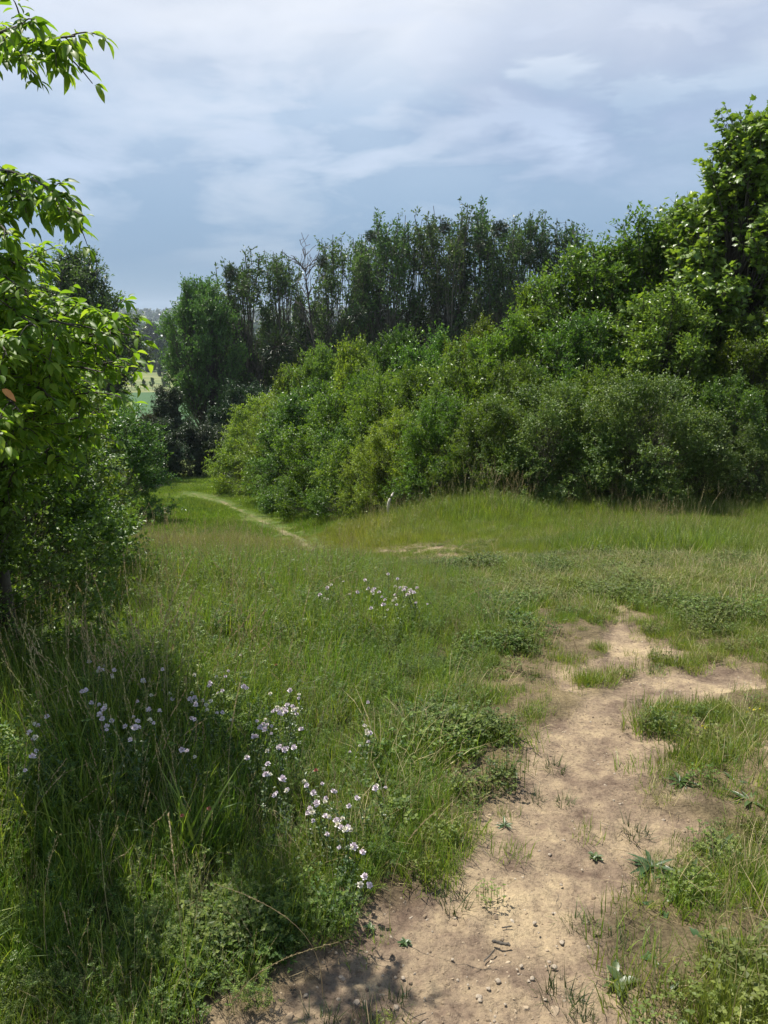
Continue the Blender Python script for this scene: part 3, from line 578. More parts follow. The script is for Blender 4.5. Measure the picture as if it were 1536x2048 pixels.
# ---- valley
VG = 'trees in the valley seen through the gap'
for key, px, Y, yt, rz, wd, lb in [('willow', 268, 545, 704, .2, 1.0, 'grey green willow in the valley, left of the pair'), ('willow', 296, 540, 696, 1.8, .8, 'taller grey green willow in the valley, right of the pair'),
     ('far_tree', 318, 560, 680, 1, 1.0, 'dark valley tree right of the grey willows'), ('far_tree', 345, 600, 660, 2, 1.0, 'dark valley tree behind the big round crown'), ('far_tree', 318, 500, 726, 3, .6, 'small dark round tree at the edge of the dry meadow'),
     ('far_tree', 262, 760, 655, 4, 1.0, 'dark valley tree above the pale roof, left'), ('far_tree', 305, 700, 645, 5, .9, 'dark tall valley tree right of the pale roof'), ('far_tree', 235, 640, 690, 6, 1.0, 'dark valley tree behind the leaf spray'),
     ('far_tree', 205, 700, 675, .5, 1.2, 'dark valley tree hidden by the near crown'), ('far_tree', 283, 640, 706, 1.6, .7, 'dark tree just below the pale roof'), ('willow', 326, 425, 742, 2.0, .55, 'small grey willow at the end of the dry meadow'),
     ('far_tree', 352, 425, 758, 2.9, .7, 'small tree with forked trunk by the dry meadow'),
     ('far_tree', 500, 560, 690, .3, 1.2, 'valley tree glimpsed left of the poplar trunks'), ('far_tree', 560, 620, 688, 1.3, 1.2, 'valley tree glimpsed between the poplar trunks'), ('far_tree', 640, 600, 690, 2.3, 1.2, 'valley tree glimpsed below the dead tree'), ('far_tree', 700, 650, 680, 3.3, 1.2, 'valley tree glimpsed right of the dead tree')]:
    place(key, 'willow_tree' if key == 'willow' else 'valley_tree', lb, 'tree', px, Y, yt, rz, wd, VG)
for px, yt, lb in [(258, 752, 'young tree on the dry meadow, leftmost'), (283, 760, 'young sapling in the middle of the dry meadow'), (300, 757, 'young tree on the dry meadow right of the sapling'), (334, 768, 'tiny young tree beside the small grey willow')]:
    place('young', 'young_tree', lb, 'tree', px, 408, yt, px, .9, 'young trees planted in the dry meadow')
def beam(name, parent, a, b, wx, wz, mat):
    pass
def box(c, s):
    c = np.array(c); s = np.array(s) / 2; V = np.array([(x, y, z) for x in (-1, 1) for y in (-1, 1) for z in (-1, 1)]) * s + c
    return V, np.array([(0, 1, 3, 2), (4, 6, 7, 5), (0, 4, 5, 1), (2, 3, 7, 6), (0, 2, 6, 4), (1, 5, 7, 3)])
# fence posts of the young plantation, one thing each
pv, pf = join([tubes(np.array([[(0, 0, -.3), (.01, 0, 1.2), (0, 0, 2.6)]]), np.array([[.09, .085, .08]]), 6)])
PM = mk_mesh('post', pv, pf, [M['bark']])
for px in range(268, 352, 9):
    q = hit(px + (px * 7 % 5), 776); o = link('wooden_post', PM, None, (q[0], q[1], height(q[0], q[1]))); tag(o, 'thin dark wooden post along the edge of the dry meadow', 'post', 'posts along the dry meadow')
def house(name, label, px, py_top, Y, W_, D_, wallc, roofc, flat=False, rz=0.0):
    M.setdefault(name + str(px), None)
    wm = plainmat('wall_plaster', [(.3, tuple(.85 * c_ for c_ in wallc)), (.7, wallc)], .6); rm = plainmat('roof_tile', [(.3, tuple(.8 * c_ for c_ in roofc)), (.7, roofc)], 1.2)
    gm = plainmat('window_glass', [(.3, (.02, .025, .03)), (.7, (.04, .05, .06))], 1, .15)
    p = at(px, py_top, Y); z0 = float(height(p[0], Y)); H = p[2] - z0; e = empty(name, (p[0], Y, z0), rz); tag(e, label, 'building')
    if flat:
        v, f = box((0, 0, (H - 1.2) / 2), (W_, D_, H - 1.2)); link('wall', mk_mesh('wall', v, f, [wm]), e)
        v, f = join([box((0, 0, H - .6), (W_ + 1.6, D_ + 1.6, 1.2)), box((W_ * .2, 0, H + .3), (4, 3, .6))]); link('roof', mk_mesh('roof', v, f, [rm]), e)
        hw = H - 1.2
    else:
        hw = H * .58; v, f = box((0, 0, hw / 2), (W_, D_, hw)); g_ = np.array([(-W_ / 2, -D_ / 2, hw), (-W_ / 2, D_ / 2, hw), (-W_ / 2, 0, H - .35), (W_ / 2, -D_ / 2, hw), (W_ / 2, D_ / 2, hw), (W_ / 2, 0, H - .35)])
        v, f = join([(v, f), (g_, np.array([(0, 2, 1), (3, 4, 5)]))]); link('wall', mk_mesh('wall', v, f, [wm]), e)
        o_ = .6; a = np.array([(-W_ / 2 - o_, -D_ / 2 - o_, hw - .3), (W_ / 2 + o_, -D_ / 2 - o_, hw - .3), (W_ / 2 + o_, 0, H), (-W_ / 2 - o_, 0, H), (-W_ / 2 - o_, D_ / 2 + o_, hw - .3), (W_ / 2 + o_, D_ / 2 + o_, hw - .3)]); b = a - np.array((0, 0, .3))
        v = np.concatenate([a, b]); f = np.array([(0, 1, 2, 3), (3, 2, 5, 4), (6, 9, 8, 7), (9, 10, 11, 8), (0, 6, 7, 1), (4, 5, 11, 10), (0, 3, 9, 6), (3, 4, 10, 9), (1, 7, 8, 2), (2, 8, 11, 5)])
        r_ = link('roof', mk_mesh('roof', v, f, [rm]), e); v, f = box((W_ * .25, 0, H + .2), (.8, .8, 1.6)); link('chimney', mk_mesh('chimney', v, f, [wm]), r_)
    nw = max(3, int(W_ / 3.2))
    for k in range(nw):
        for zf in ((.3, .72) if flat else (.5,)):
            v, f = box(((k + .5) / nw * W_ - W_ / 2, -D_ / 2 - .02, hw * zf), (1.3, .12, 1.4)); link('window', mk_mesh('window', v, f, [gm]), e)
house('flat_roofed_building', 'dark long building with a pale flat roof, seen through the valley gap', 283, 688, 640, 19, 12, (.16, .16, .17), (.62, .64, .66), True)
house('brown_roofed_house', 'house with brownish pink roof glimpsed between round tree and thin poplar', 482, 674, 640, 16, 11, (.45, .38, .32), (.36, .22, .17), rz=.3)
house('pale_roofed_shed', 'pale roofed low building glimpsed between the poplar trunks', 545, 676, 660, 22, 10, (.25, .26, .27), (.68, .70, .72), True)
house('pink_house', 'pinkish house glimpsed right of the dead tree', 664, 684, 560, 9, 9, (.48, .36, .30), (.40, .28, .24), rz=.2)
# sandy heap at the meadow end
rng = np.random.default_rng(3); nn = 26; u, v_ = np.meshgrid(np.linspace(0, 1, 14), np.linspace(0, 2 * np.pi, nn, endpoint=False), indexing='ij')
rx = u * (1 + .18 * vnoise(np.cos(v_) * 2, np.sin(v_) * 2)); hx = rx * np.cos(v_) * 1.25; hy = rx * np.sin(v_) * 1.0; hz = .95 * (1 - sstep(0, 1, u)) * (1 + .3 * fbm(hx * 2, hy * 2)) + .07 * fbm(hx * 6, hy * 6) - .12 * u
qi, qj = np.meshgrid(np.arange(13), np.arange(nn), indexing='ij'); qq = np.stack([qi * nn + qj, (qi + 1) * nn + qj, (qi + 1) * nn + (qj + 1) % nn, qi * nn + (qj + 1) % nn], -1).reshape(-1, 4)
M['sand'] = plainmat('sand', [(.3, (.50, .42, .33)), (.7, (.66, .58, .47))], 5, .95)
o = link('sand_heap', mk_mesh('sand_heap', np.stack([hx, hy, hz], -1).reshape(-1, 3), [qq], [M['sand']], smooth=True), None, (HEAP[0], HEAP[1], HEAP[2])); tag(o, 'pale sandy heap at the far left end of the meadow', 'heap')
# far woods: one mass of crowns on the hills
def blobs(n, rng, Y0, Y1, ang0, ang1, hmin, hmax, cond=None):
    Y = rng.uniform(Y0, Y1, n); a = np.radians(rng.uniform(ang0, ang1, n)); X = Y * np.tan(a)
    if cond is not None: k = cond(X, Y); X, Y = X[k], Y[k]
    n = len(X); Z = height(X, Y); hh = rng.uniform(hmin, hmax, n); m = 26
    d = randdir(n * m, rng, .4).reshape(n, m, 3); P = np.stack([X, Y, Z + hh * .55], -1)[:, None] + d * (hh * .5)[:, None, None] * rng.uniform(.6, 1.1, (n, m, 1))
    LV, LF = leaves(P.reshape(-1, 3), randdir(n * m, rng), nrm(d.reshape(-1, 3) + np.array((0, -.2, .5))), np.repeat(hh * .55, m), T_simple(.9), rng)
    return LV, LF, np.repeat(rng.uniform(0, 1, n), m * 2)
rng = np.random.default_rng(9)
vv_, ff_, tt_ = [], [], []
for ags in [(2600, 2400, 4300, -30, 26, 14, 24, lambda X, Y: vnoise(X * .004, Y * .003) > -.35), (500, 2230, 2330, -32, 28, 9, 15, None), (420, 1380, 1480, -32, 28, 10, 17, None),
            (500, 900, 1300, -32, 28, 9, 16, lambda X, Y: vnoise(X * .01, Y * .01 + 7) > .1), (200, 600, 850, -32, 28, 9, 14, lambda X, Y: (vnoise(X * .02, Y * .02 + 3) > .05) & (X > -130))]:
    a_, b_, t_ = blobs(ags[0], rng, *ags[1:]); ff_.append(b_ + sum(len(q) for q in vv_)); vv_.append(a_); tt_.append(t_)
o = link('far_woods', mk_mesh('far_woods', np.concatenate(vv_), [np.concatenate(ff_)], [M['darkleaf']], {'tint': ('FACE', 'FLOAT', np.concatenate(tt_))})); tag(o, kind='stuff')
# ------------------------------------------------------------------ near tree on the left
def near_cherry():
    rng = np.random.default_rng(41); root = np.array((-2.15, 4.3, 0)); root[2] = float(height(root[0], root[1])) - .1
    e = empty('cherry_tree', root); tag(e, 'cherry tree close to the camera at the left edge, branches reaching into the sky', 'tree')
    t = np.linspace(0, 1, 12); T = np.stack([root[0] - .10 * t + .04 * np.sin(t * 7), root[1] - .25 * t, root[2] + 4.3 * t], -1)
    W = [tubes(T[None] - root, (.052 * (1 - .8 * t))[None], 10)]
    ends = [ # pixel end, distance ahead, start height on trunk (0..1), sag
        (150, 72, 2.75, .98, -.25), (128, 95, 2.8, .98, -.2), (60, 45, 2.7, .99, -.3), (40, 120, 2.8, .98, -.1),
        (125, 395, 2.9, .80, -.30), (168, 432, 2.95, .74, -.1), (60, 400, 3.1, .82, -.25), (20, 470, 3.0, .76, -.2), (-40, 420, 3.2, .86, -.2),
        (60, 545, 3.2, .62, -.2), (130, 640, 3.3, .55, -.2), (245, 632, 3.3, .50, -.18), (278, 672, 3.2, .46, -.12), (200, 690, 3.4, .48, -.1), (90, 600, 3.6, .62, -.2),
        (250, 735, 3.4, .42, -.1), (180, 800, 3.4, .36, -.1), (235, 790, 3.7, .36, -.1), (120, 740, 3.1, .45, -.15), (60, 700, 3.0, .50, -.2), (20, 620, 3.2, .6, -.2), (100, 850, 3.3, .32, -.1),
        (190, 870, 3.7, .28, -.1), (50, 860, 3.1, .32, -.1), (10, 780, 3.1, .44, -.15), (-30, 680, 3.2, .55, -.2), (150, 690, 3.9, .52, -.2), (60, 780, 3.8, .45, -.2), (120, 920, 3.7, .25, -.1), (30, 940, 3.6, .22, -.1),
        (-100, 560, 3.6, .65, -.2), (-120, 760, 3.4, .5, -.2), (-150, 900, 3.6, .4, -.1), (80, 520, 4.2, .62, -.2), (0, 540, 3.8, .66, -.2), (150, 760, 4.4, .42, -.15), (200, 830, 4.3, .35, -.1), (40, 660, 4.4, .52, -.2), (-60, 820, 4.6, .4, -.2), (-250, 650, 4.5, .6, -.2),
        (40, 575, 3.0, .6, -.2), (75, 655, 2.9, .52, -.2), (15, 715, 2.8, .5, -.2), (110, 800, 2.95, .4, -.15), (45, 830, 2.8, .38, -.1), (205, 745, 3.05, .42, -.12), (160, 655, 3.0, .5, -.2),
        (-170, 480, 2.5, .70, 0), (-120, 640, 2.35, .62, 0), (-90, 790, 2.2, .55, 0), (-260, 560, 2.2, .66, 0), (-230, 700, 2.1, .6, 0), (-150, 880, 2.2, .48, 0), (-330, 820, 2.0, .52, 0), (-300, 420, 2.5, .72, 0), (-140, 560, 2.8, .64, 0), (-100, 950, 2.5, .42, 0)]  # limbs out of view, added to cast dappled shade on the lower left
    P, D, Nn, S, TI = [], [], [], [], []
    for (px, py, Y, tf, sag) in ends:
        top = py < 200; mid_ = 380 < py < 480
        E = at(px, py, Y); A = np.array([np.interp(tf * (.70 if top else (.72 if mid_ else .8)), t, T[:, c_]) for c_ in range(3)]); 
        if py > 500: A = A + (E - A) * .0
        ln = np.linalg.norm(E - A); k = 9; u = np.linspace(0, 1, k)[:, None]; mid = (A + E) / 2 + np.array((0, 0, (.10 if top else .22) * ln)); mid = mid + rng.normal(0, .04, 3)
        C = A * (1 - u) ** 2 + 2 * mid * u * (1 - u) + E * u * u + np.cumsum(rng.normal(0, .008, (k, 3)), 0) * (1 - u)
        W.append(tubes(C[None] - root, (.013 * (1 - .82 * u[:, 0]))[None] * (ln ** .3), 6))
        # side shoots
        ns = 6 if top else 13; su = rng.uniform(.74 if top else (.55 if mid_ else .35), .98, ns)
        lines = [(C, .7 if top else (.5 if mid_ else .4), 24 if top else 38, 1.0)]
        for q in su:
            B0 = np.array([np.interp(q, u[:, 0], C[:, c_]) for c_ in range(3)]); dr = nrm((C[-1] - C[0]) * .8 / ln + randdir(1, rng)[0] * np.array((.8, .8, .6)) + np.array((0, 0, .05)))
            l2 = rng.uniform(.10, .30) * (1.3 - q * .6) * (.6 if top or mid_ else 1); uu = np.linspace(0, 1, 5)[:, None]; Sg = B0 + dr * l2 * uu + np.array((0, 0, -.05)) * uu ** 2
            W.append(tubes(Sg[None] - root, np.array([[.0032, .0028, .0024, .002, .0014]]), 4)); lines.append((Sg, .15, 13, 1.0))
        for Cc, u0, cnt, _ in lines:
            kk = len(Cc); q = np.sort(rng.uniform(u0, 1.0, cnt)); q[-3:] = 1.0
            bp = np.stack([np.interp(q, np.linspace(0, 1, kk), Cc[:, c_]) for c_ in range(3)], -1); ax = nrm(Cc[-1] - Cc[-2])
            side = nrm(np.cross(ax, (0, 0, 1))) * np.where(np.arange(cnt) % 2, 1, -1)[:, None]
            dd = nrm(side * .9 + ax * .7 + randdir(cnt, rng) * .7 + np.array((0, 0, -.12)))
            P.append(bp + dd * .012); D.append(dd); Nn.append(nrm(np.array((0, 0, 1.)) + randdir(cnt, rng) * .55)); S.append(rng.uniform(.030, .066, cnt)); TI.append(rng.uniform(.1, .95, cnt))
    P, D, Nn, S, TI = map(np.concatenate, (P, D, Nn, S, TI)); tm = T_ovate(.44, .34, .25)
    LV, LF = leaves(P - root, D, Nn, S, tm, rng)
    v, f = join(W); link('trunk', mk_mesh('cherry_wood', v, f, [M['bark']], smooth=True), e)
    link('crown', mk_mesh('cherry_leaves', LV, [LF], [M['cherry']], {'tint': ('FACE', 'FLOAT', np.repeat(TI, len(tm[1])))}, smooth=True), e)
    q = at(4, 778, 2.9); lv, lf = leaves(np.array([q - root]), np.array([(.7, -.1, -.5)]), np.array([(.2, -.7, .7)]), np.array([.06]), tm, rng)
    M['orange'] = plainmat('withered_orange', [(.3, (.65, .26, .08)), (.7, (.85, .42, .16))], 30, .6)
    o = link('leaf', mk_mesh('withered_leaf', lv, [lf], [M['orange']], smooth=True), e); o['label'] = 'single withered orange leaf'
near_cherry()
make_proto('thorn', 'thorn', seed=51, H=2.2, Rw=1.25, tips=300, twigs=9, per=14, leaf=.042, base_t=.03, gap=.5, clump=.14, prof=pf_shrub, stems=8, wood_r=.012, up=.35, tmpl=T_mid(.62), lobes=28, droop=.2)
make_proto('thorn_b', 'thorn', seed=52, H=2.2, Rw=1.15, tips=280, twigs=9, per=14, leaf=.038, base_t=.03, gap=.5, clump=.16, prof=pf_shrub, stems=8, wood_r=.012, up=.3, tmpl=T_mid(.7), lobes=26, droop=.3)
TG = 'blackthorn shrubs at the near left edge'
for key, x, y, h_, rz, wd, lb in [('thorn', -2.75, 5.6, 1.65, .3, 1.05, 'blackthorn shrub at the foot of the near cherry tree, bulging over the meadow'), ('thorn_b', -3.7, 7.2, 2.5, 1.9, 1.0, 'blackthorn shrub farther back behind the cherry trunk'),
                             ('thorn_b', -2.65, 4.25, 1.0, 3.0, 1.2, 'low shaded blackthorn at the left photo edge above the pink flowers'), ('thorn', -2.25, 3.75, 1.35, 1.1, .95, 'blackthorn right in front of the cherry trunk, nearest the camera'), ('thorn', -3.4, 4.9, 2.0, 4.4, 1.0, 'tall blackthorn mostly outside the left edge'), ('thorn', -4.6, 9.5, 2.6, 5.2, 1.0, 'blackthorn farthest back, peeking out below the hazel')]:
    plant(key, 'blackthorn_shrub', lb, 'shrub', (x, y, float(height(x, y))), h_, rz, wd, TG, sink=.05)
# ------------------------------------------------------------------ grass and herbs
def blades(n, rng, rad, hmin, hmax, wid, lean=.25, curl=.9, K=4, cx=(0, 0)):
    a = rng.uniform(0, 2 * np.pi, n); r = rad * np.sqrt(rng.uniform(0, 1, n)); B0 = np.stack([cx[0] + r * np.cos(a), cx[1] + r * np.sin(a), np.full(n, -.02)], -1)
    az = a + rng.normal(0, 1.2, n); Ln = rng.uniform(hmin, hmax, n); th0 = np.abs(rng.normal(0, lean, n)); th1 = np.abs(rng.normal(curl, curl * .6, n)); t = np.linspace(0, 1, K + 1)
    th = th0[:, None] + th1[:, None] * t[None] ** 2; ds = Ln[:, None] / K
    hz = np.concatenate([np.zeros((n, 1)), np.cumsum(np.sin(th[:, :-1]) * ds, 1)], 1); vz = np.concatenate([np.zeros((n, 1)), np.cumsum(np.cos(th[:, :-1]) * ds, 1)], 1)
    C = B0[:, None] + np.stack([np.cos(az)[:, None] * hz, np.sin(az)[:, None] * hz, vz], -1)
    wa = az + np.pi / 2 + rng.normal(0, .6, n); ww = wid * rng.uniform(.6, 1.3, n)[:, None] * (1 - t[None] ** 2 * .95) * (.7 + .3 * np.sin(np.pi * np.clip(t * 1.5, 0, 1)))[None]
    Wv = np.stack([np.cos(wa), np.sin(wa), np.zeros(n)], -1)[:, None] * ww[..., None] * .5
    V = np.stack([C - Wv, C + Wv], 2).reshape(-1, 3); b = (np.arange(n) * (K + 1) * 2)[:, None]; j = np.arange(K)[None] * 2
    Fq = np.stack([b + j, b + j + 1, b + j + 3, b + j + 2], -1).reshape(-1, 4); return V, Fq, np.repeat(rng.uniform(0, 1, n), K), C
def tuft_mesh(name, parts):
    """parts: (verts, faces(same k), tint)"""
    by = {}; vs = []; off = 0
    for v, f, t in parts:
        by.setdefault(f.shape[1], []).append((f + off, t)); vs.append(v); off += len(v)
    fs = [np.concatenate([a for a, _ in by[k]]) for k in by]; tt = np.concatenate([np.concatenate([b for _, b in by[k]]) for k in by])
    return np.concatenate(vs), fs, tt
def herb(rng, nst, rad, hmin, hmax, comp, pairs, ls, tm):
    v, f, t, C = blades(nst, rng, rad, hmin, hmax, .0035, .35, .5); parts = [(v, f, t * .5)]; P, D, S = [], [], []
    for s in range(nst):
        for q in np.linspace(.3, 1, comp):
            b = np.array([np.interp(q, np.linspace(0, 1, C.shape[1]), C[s, :, c_]) for c_ in range(3)]); ax = nrm(randdir(1, rng)[0] + np.array((0, 0, .4))); sd = nrm(np.cross(ax, (0, 0, 1.))); L_ = ls * pairs * .75
            for k in range(pairs):
                for sg in (-1, 1): P.append(b + ax * L_ * (k + .7) / pairs); D.append(sd * sg + ax * .4); S.append(ls * rng.uniform(.7, 1.2))
            P.append(b + ax * L_ * 1.05); D.append(ax); S.append(ls)
    n = len(P); lv, lf = leaves(np.array(P), np.array(D), nrm(np.array((0, 0, 1.)) + randdir(n, rng) * .5), np.array(S), tm, rng)
    parts.append((lv, lf, np.repeat(rng.uniform(0, 1, n), len(tm[1])))); return parts
rng = np.random.default_rng(100); TU = {}
def seeds(v, f, t, C, rng, ls, cnt, u0):
    n = C.shape[0] * cnt; s = np.repeat(np.arange(C.shape[0]), cnt); q = rng.uniform(u0, 1, n); kk = C.shape[1]; x = q * (kk - 1); i0 = np.minimum(x.astype(int), kk - 2); fr = (x - i0)[:, None]
    P = C[s, i0] * (1 - fr) + C[s, i0 + 1] * fr; D = nrm(C[s, -1] - C[s, -2]) + randdir(n, rng) * .35; lv, lf = leaves(P, D, randdir(n, rng), ls * rng.uniform(.6, 1.2, n), T_simple(.28), rng)
    return [(v, f, t), (lv, lf, rng.uniform(0, 1, n * 2))]
def P1(*a, **k): v, f, t, C = blades(*a, **k); return (v, f, t)
def scaled(part, k): return part
for kx in range(3):
    TU[f'tall{kx}'] = tuft_mesh('t', [P1(34, rng, .12, .14, .48, .0055, .26, .6)] + herb(rng, 3, .10, .15, .36, 5, 4, .014, T_simple(.55)))
    TU[f'herb{kx}'] = tuft_mesh('t', [P1(10, rng, .12, .15, .38, .0045, .3, .9)] + herb(rng, 7, .11, .14, .34, 6, 5, .015, T_simple(.6)))
    TU[f'short{kx}'] = tuft_mesh('t', [P1(46, rng, .09, .04, .13, .0036, .45, 1.0, K=3)])
    TU[f'patch{kx}'] = tuft_mesh('t', [P1(90, rng, .28, .12, .34, .008, .3, .8, K=3)])
    TU[f'far{kx}'] = tuft_mesh('t', [P1(110, rng, .75, .14, .32, .022, .35, .7, K=2)])
def clover(rng, n, rad, h0, h1, ls):
    a = rng.uniform(0, 6.28, n); r = rad * np.sqrt(rng.uniform(0, 1, n)); B0 = np.stack([r * np.cos(a), r * np.sin(a), rng.uniform(h0, h1, n)], -1); P = np.repeat(B0, 3, 0); ph = np.repeat(rng.uniform(0, 6.28, n), 3) + np.tile([0, 2.1, 4.2], n)
    D = np.stack([np.cos(ph), np.sin(ph), rng.normal(.0, .25, n * 3)], -1); lv, lf = leaves(P, D, nrm(np.array((0, 0, 1.)) + randdir(n * 3, rng) * .4), np.repeat(rng.uniform(.6, 1.2, n) * ls, 3), T_simple(.85), rng)
    st = np.stack([B0 * np.array((1, 1, 0)), B0], 1); tv, tf = tubes(st, np.full((n, 2), .0008), 3)
    return [(lv, lf, np.repeat(rng.uniform(0, 1, n * 3), 2)), (tv, tf, np.full(len(tf), .3))]
def rosette(rng, n, L0, L1, wd, rise=.5):
    a = np.arange(n) * 2.4 + rng.uniform(-.3, .3, n); D = np.stack([np.cos(a), np.sin(a), rng.uniform(.1, rise, n)], -1); tm = T_ovate(wd, .30, .22)
    lv, lf = leaves(np.zeros((n, 3)) + rng.normal(0, .006, (n, 3)) * np.array((1, 1, .3)), D, nrm(np.array((0, 0, 1.)) + randdir(n, rng) * .2), rng.uniform(L0, L1, n), tm, rng); return (lv, lf, np.repeat(rng.uniform(0, 1, n), len(tm[1])))
for kx in range(2):
    TU[f'clover{kx}'] = tuft_mesh('t', clover(rng, 55, .10, .01, .09, .014) + [P1(14, rng, .1, .05, .15, .0035, .4, 1.0, K=3)])
    v, f, t, C = blades(6, rng, .12, .45, .72, .0022, .14, .5, K=5); TU[f'seed{kx}'] = tuft_mesh('t', seeds(v, f, t, C, rng, .013, 30, .78) + [P1(10, rng, .1, .2, .4, .004, .3, .9)])
    TU[f'dry{kx}'] = tuft_mesh('t', [P1(26, rng, .12, .06, .24, .0032, .6, 1.2, K=3)])
    TU[f'broad{kx}'] = tuft_mesh('t', [P1(16, rng, .07, .28, .58, .0115, .22, 1.5, K=6)])
hidden = bpy.data.collections.new('tuft_models')
IDX = {}
def build_protos(prefix_mats):
    keys = sorted(TU)
    for k, key in enumerate(keys):
        v, f, t = TU[key]; mt = M['straw'] if key.startswith(('dry', 'seed')) else (M['herb'] if key.startswith(('herb', 'clover')) else M['grass'])
        o = bpy.data.objects.new('m%02d_%s' % (k, key), mk_mesh('tuft_' + key, v, f, [mt], {'tint': ('FACE', 'FLOAT', t)})); hidden.objects.link(o); IDX[key] = k
build_protos(None)
def scatter(name, P, rot, scl, idx, dry, mat=None):
    me = mk_mesh(name, P, [], [], {'rot': ('POINT', 'FLOAT_VECTOR', rot), 'scl': ('POINT', 'FLOAT_VECTOR', scl), 'idx': ('POINT', 'INT', idx), 'dry': ('POINT', 'FLOAT', dry)})
    o = link(name, me); tag(o, kind='stuff')
    ng = bpy.data.node_groups.new('scatter_' + name, 'GeometryNodeTree'); ng.interface.new_socket('Geometry', in_out='INPUT', socket_type='NodeSocketGeometry'); ng.interface.new_socket('Geometry', in_out='OUTPUT', socket_type='NodeSocketGeometry')
    n = ng.nodes; gi = n.new('NodeGroupInput'); go = n.new('NodeGroupOutput'); ip = n.new('GeometryNodeInstanceOnPoints'); ci = n.new('GeometryNodeCollectionInfo'); ci.inputs['Collection'].default_value = hidden
    ci.inputs['Separate Children'].default_value = True; ci.inputs['Reset Children'].default_value = True; ip.inputs['Pick Instance'].default_value = True
    def na(nm, ty):
        a = n.new('GeometryNodeInputNamedAttribute'); a.data_type = ty; a.inputs['Name'].default_value = nm; return [q for q in a.outputs if q.enabled and q.name == 'Attribute'][0]
    lk = ng.links.new; lk(gi.outputs[0], ip.inputs['Points']); lk(ci.outputs[0], ip.inputs['Instance']); lk(na('idx', 'INT'), ip.inputs['Instance Index'])
    e2r = n.new('FunctionNodeEulerToRotation'); lk(na('rot', 'FLOAT_VECTOR'), e2r.inputs[0]); lk(e2r.outputs[0], ip.inputs['Rotation']); lk(na('scl', 'FLOAT_VECTOR'), ip.inputs['Scale']); lk(ip.outputs[0], go.inputs[0])
    md = o.modifiers.new('scatter', 'NODES'); md.node_group = ng; return o
def scatter_xy(name, x, y, keys, sc_, dry, rng, zs=None, tilt=.08, lift=0.0):
    n = len(x); z = height(x, y) + lift; idx = np.array([IDX[k] for k in keys]); rot = np.stack([rng.normal(0, tilt, n), rng.normal(0, tilt, n), rng.uniform(0, 6.28, n)], -1)
    s3 = np.stack([sc_, sc_, sc_ * (1 if zs is None else zs)], -1); return scatter(name, np.stack([x, y, z], -1), rot, s3, idx, dry)
def cand(n, rng, r0, r1, a0, a1, p=1.0):
    # density falls with distance: uniform in r**p
    r = (r0 ** p + (r1 ** p - r0 ** p) * rng.uniform(0, 1, n)) ** (1 / p); a = np.radians(rng.uniform(a0, a1, n)); return r * np.sin(a), r * np.cos(a)
def pick(rng, n, table):
    ks = list(table); w_ = np.array([table[k] for k in ks], float); return np.array(ks)[rng.choice(len(ks), n, p=w_ / w_.sum())]
DRYBAND = gpoly([(180, 1118), (250, 1085), (480, 1078), (640, 1070), (740, 1040), (800, 1100), (640, 1122), (400, 1125)])
def dryness(x, y):
    d = .06 + .34 * fbm(x * .7, y * .7) + .22 * fbm(x * 4, y * 4)
    d = d + .45 * sstep(-1.2, .6, sdpoly(x, y, DRYBAND)) + .22 * sstep(.2, -.6, sdpoly(x, y, TALL)) * (y < 24)
    return np.clip(d, 0, 1)
def keeplow(x, y):
    return np.minimum(  .3 + .7 * sstep(.25, 1.5, linedist(x, y, TRAIL)), .25 + .75 * sstep(.2, 1.5, -sdpoly(x, y, FARDIRT)))
# near meadow, tall
rng = np.random.default_rng(200)
x, y = cand(30000, rng, 1.0, 13.5, -48, 34, 1.45); td = sdpoly(x, y, TALL) + .18 * fbm(x * 2.5, y * 2.5); b = bare(x, y)
k = (td > -.02) & (rng.uniform(0, 1, len(x)) > b * 1.4); x, y, td = x[k], y[k], td[k]; n = len(x)
hs = .30 + .70 * sstep(0, 1.8, td) * (.75 + .55 * fbm(x * 1.3, y * 1.3)); hs = hs * (1 + .3 * sstep(0, -1, x) * sstep(5, 3, y)) * (1 - .35 * sstep(9, 12, y)) * keeplow(x, y) * rng.uniform(.75, 1.2, n)
left = sstep(0.2, -1.0, x) * sstep(5.5, 3, y); hf = np.clip(.38 + .45 * fbm(x * 1.7 + 9, y * 1.7) - .15 * left, .1, .9)
keys = np.where(rng.uniform(0, 1, n) < hf, pick(rng, n, {'herb0': 1, 'herb1': 1, 'herb2': 1, 'clover0': .15}), pick(rng, n, {'tall0': 4, 'tall1': 4, 'tall2': 4, 'dry0': 1.2, 'dry1': .8, 'seed0': .9, 'seed1': .9}))
scatter_xy('tall_grass', x, y, keys, np.clip(hs * 1.05, .25, 1.25), dryness(x, y) * (1 - .6 * left), rng, tilt=.14)
x, y = cand(1100, rng, 1.3, 2.9, -42, -15, 1.6); n = len(x); k = (sdpoly(x, y, TALL) > .35) & (vnoise(x * 2.6, y * 2.6) > -.15); x, y = x[k], y[k]
scatter_xy('broad_grass', x, y, pick(rng, len(x), {'broad0': 1, 'broad1': 1}), rng.uniform(.35, .85, len(x)), np.full(len(x), .05), rng, tilt=.2)
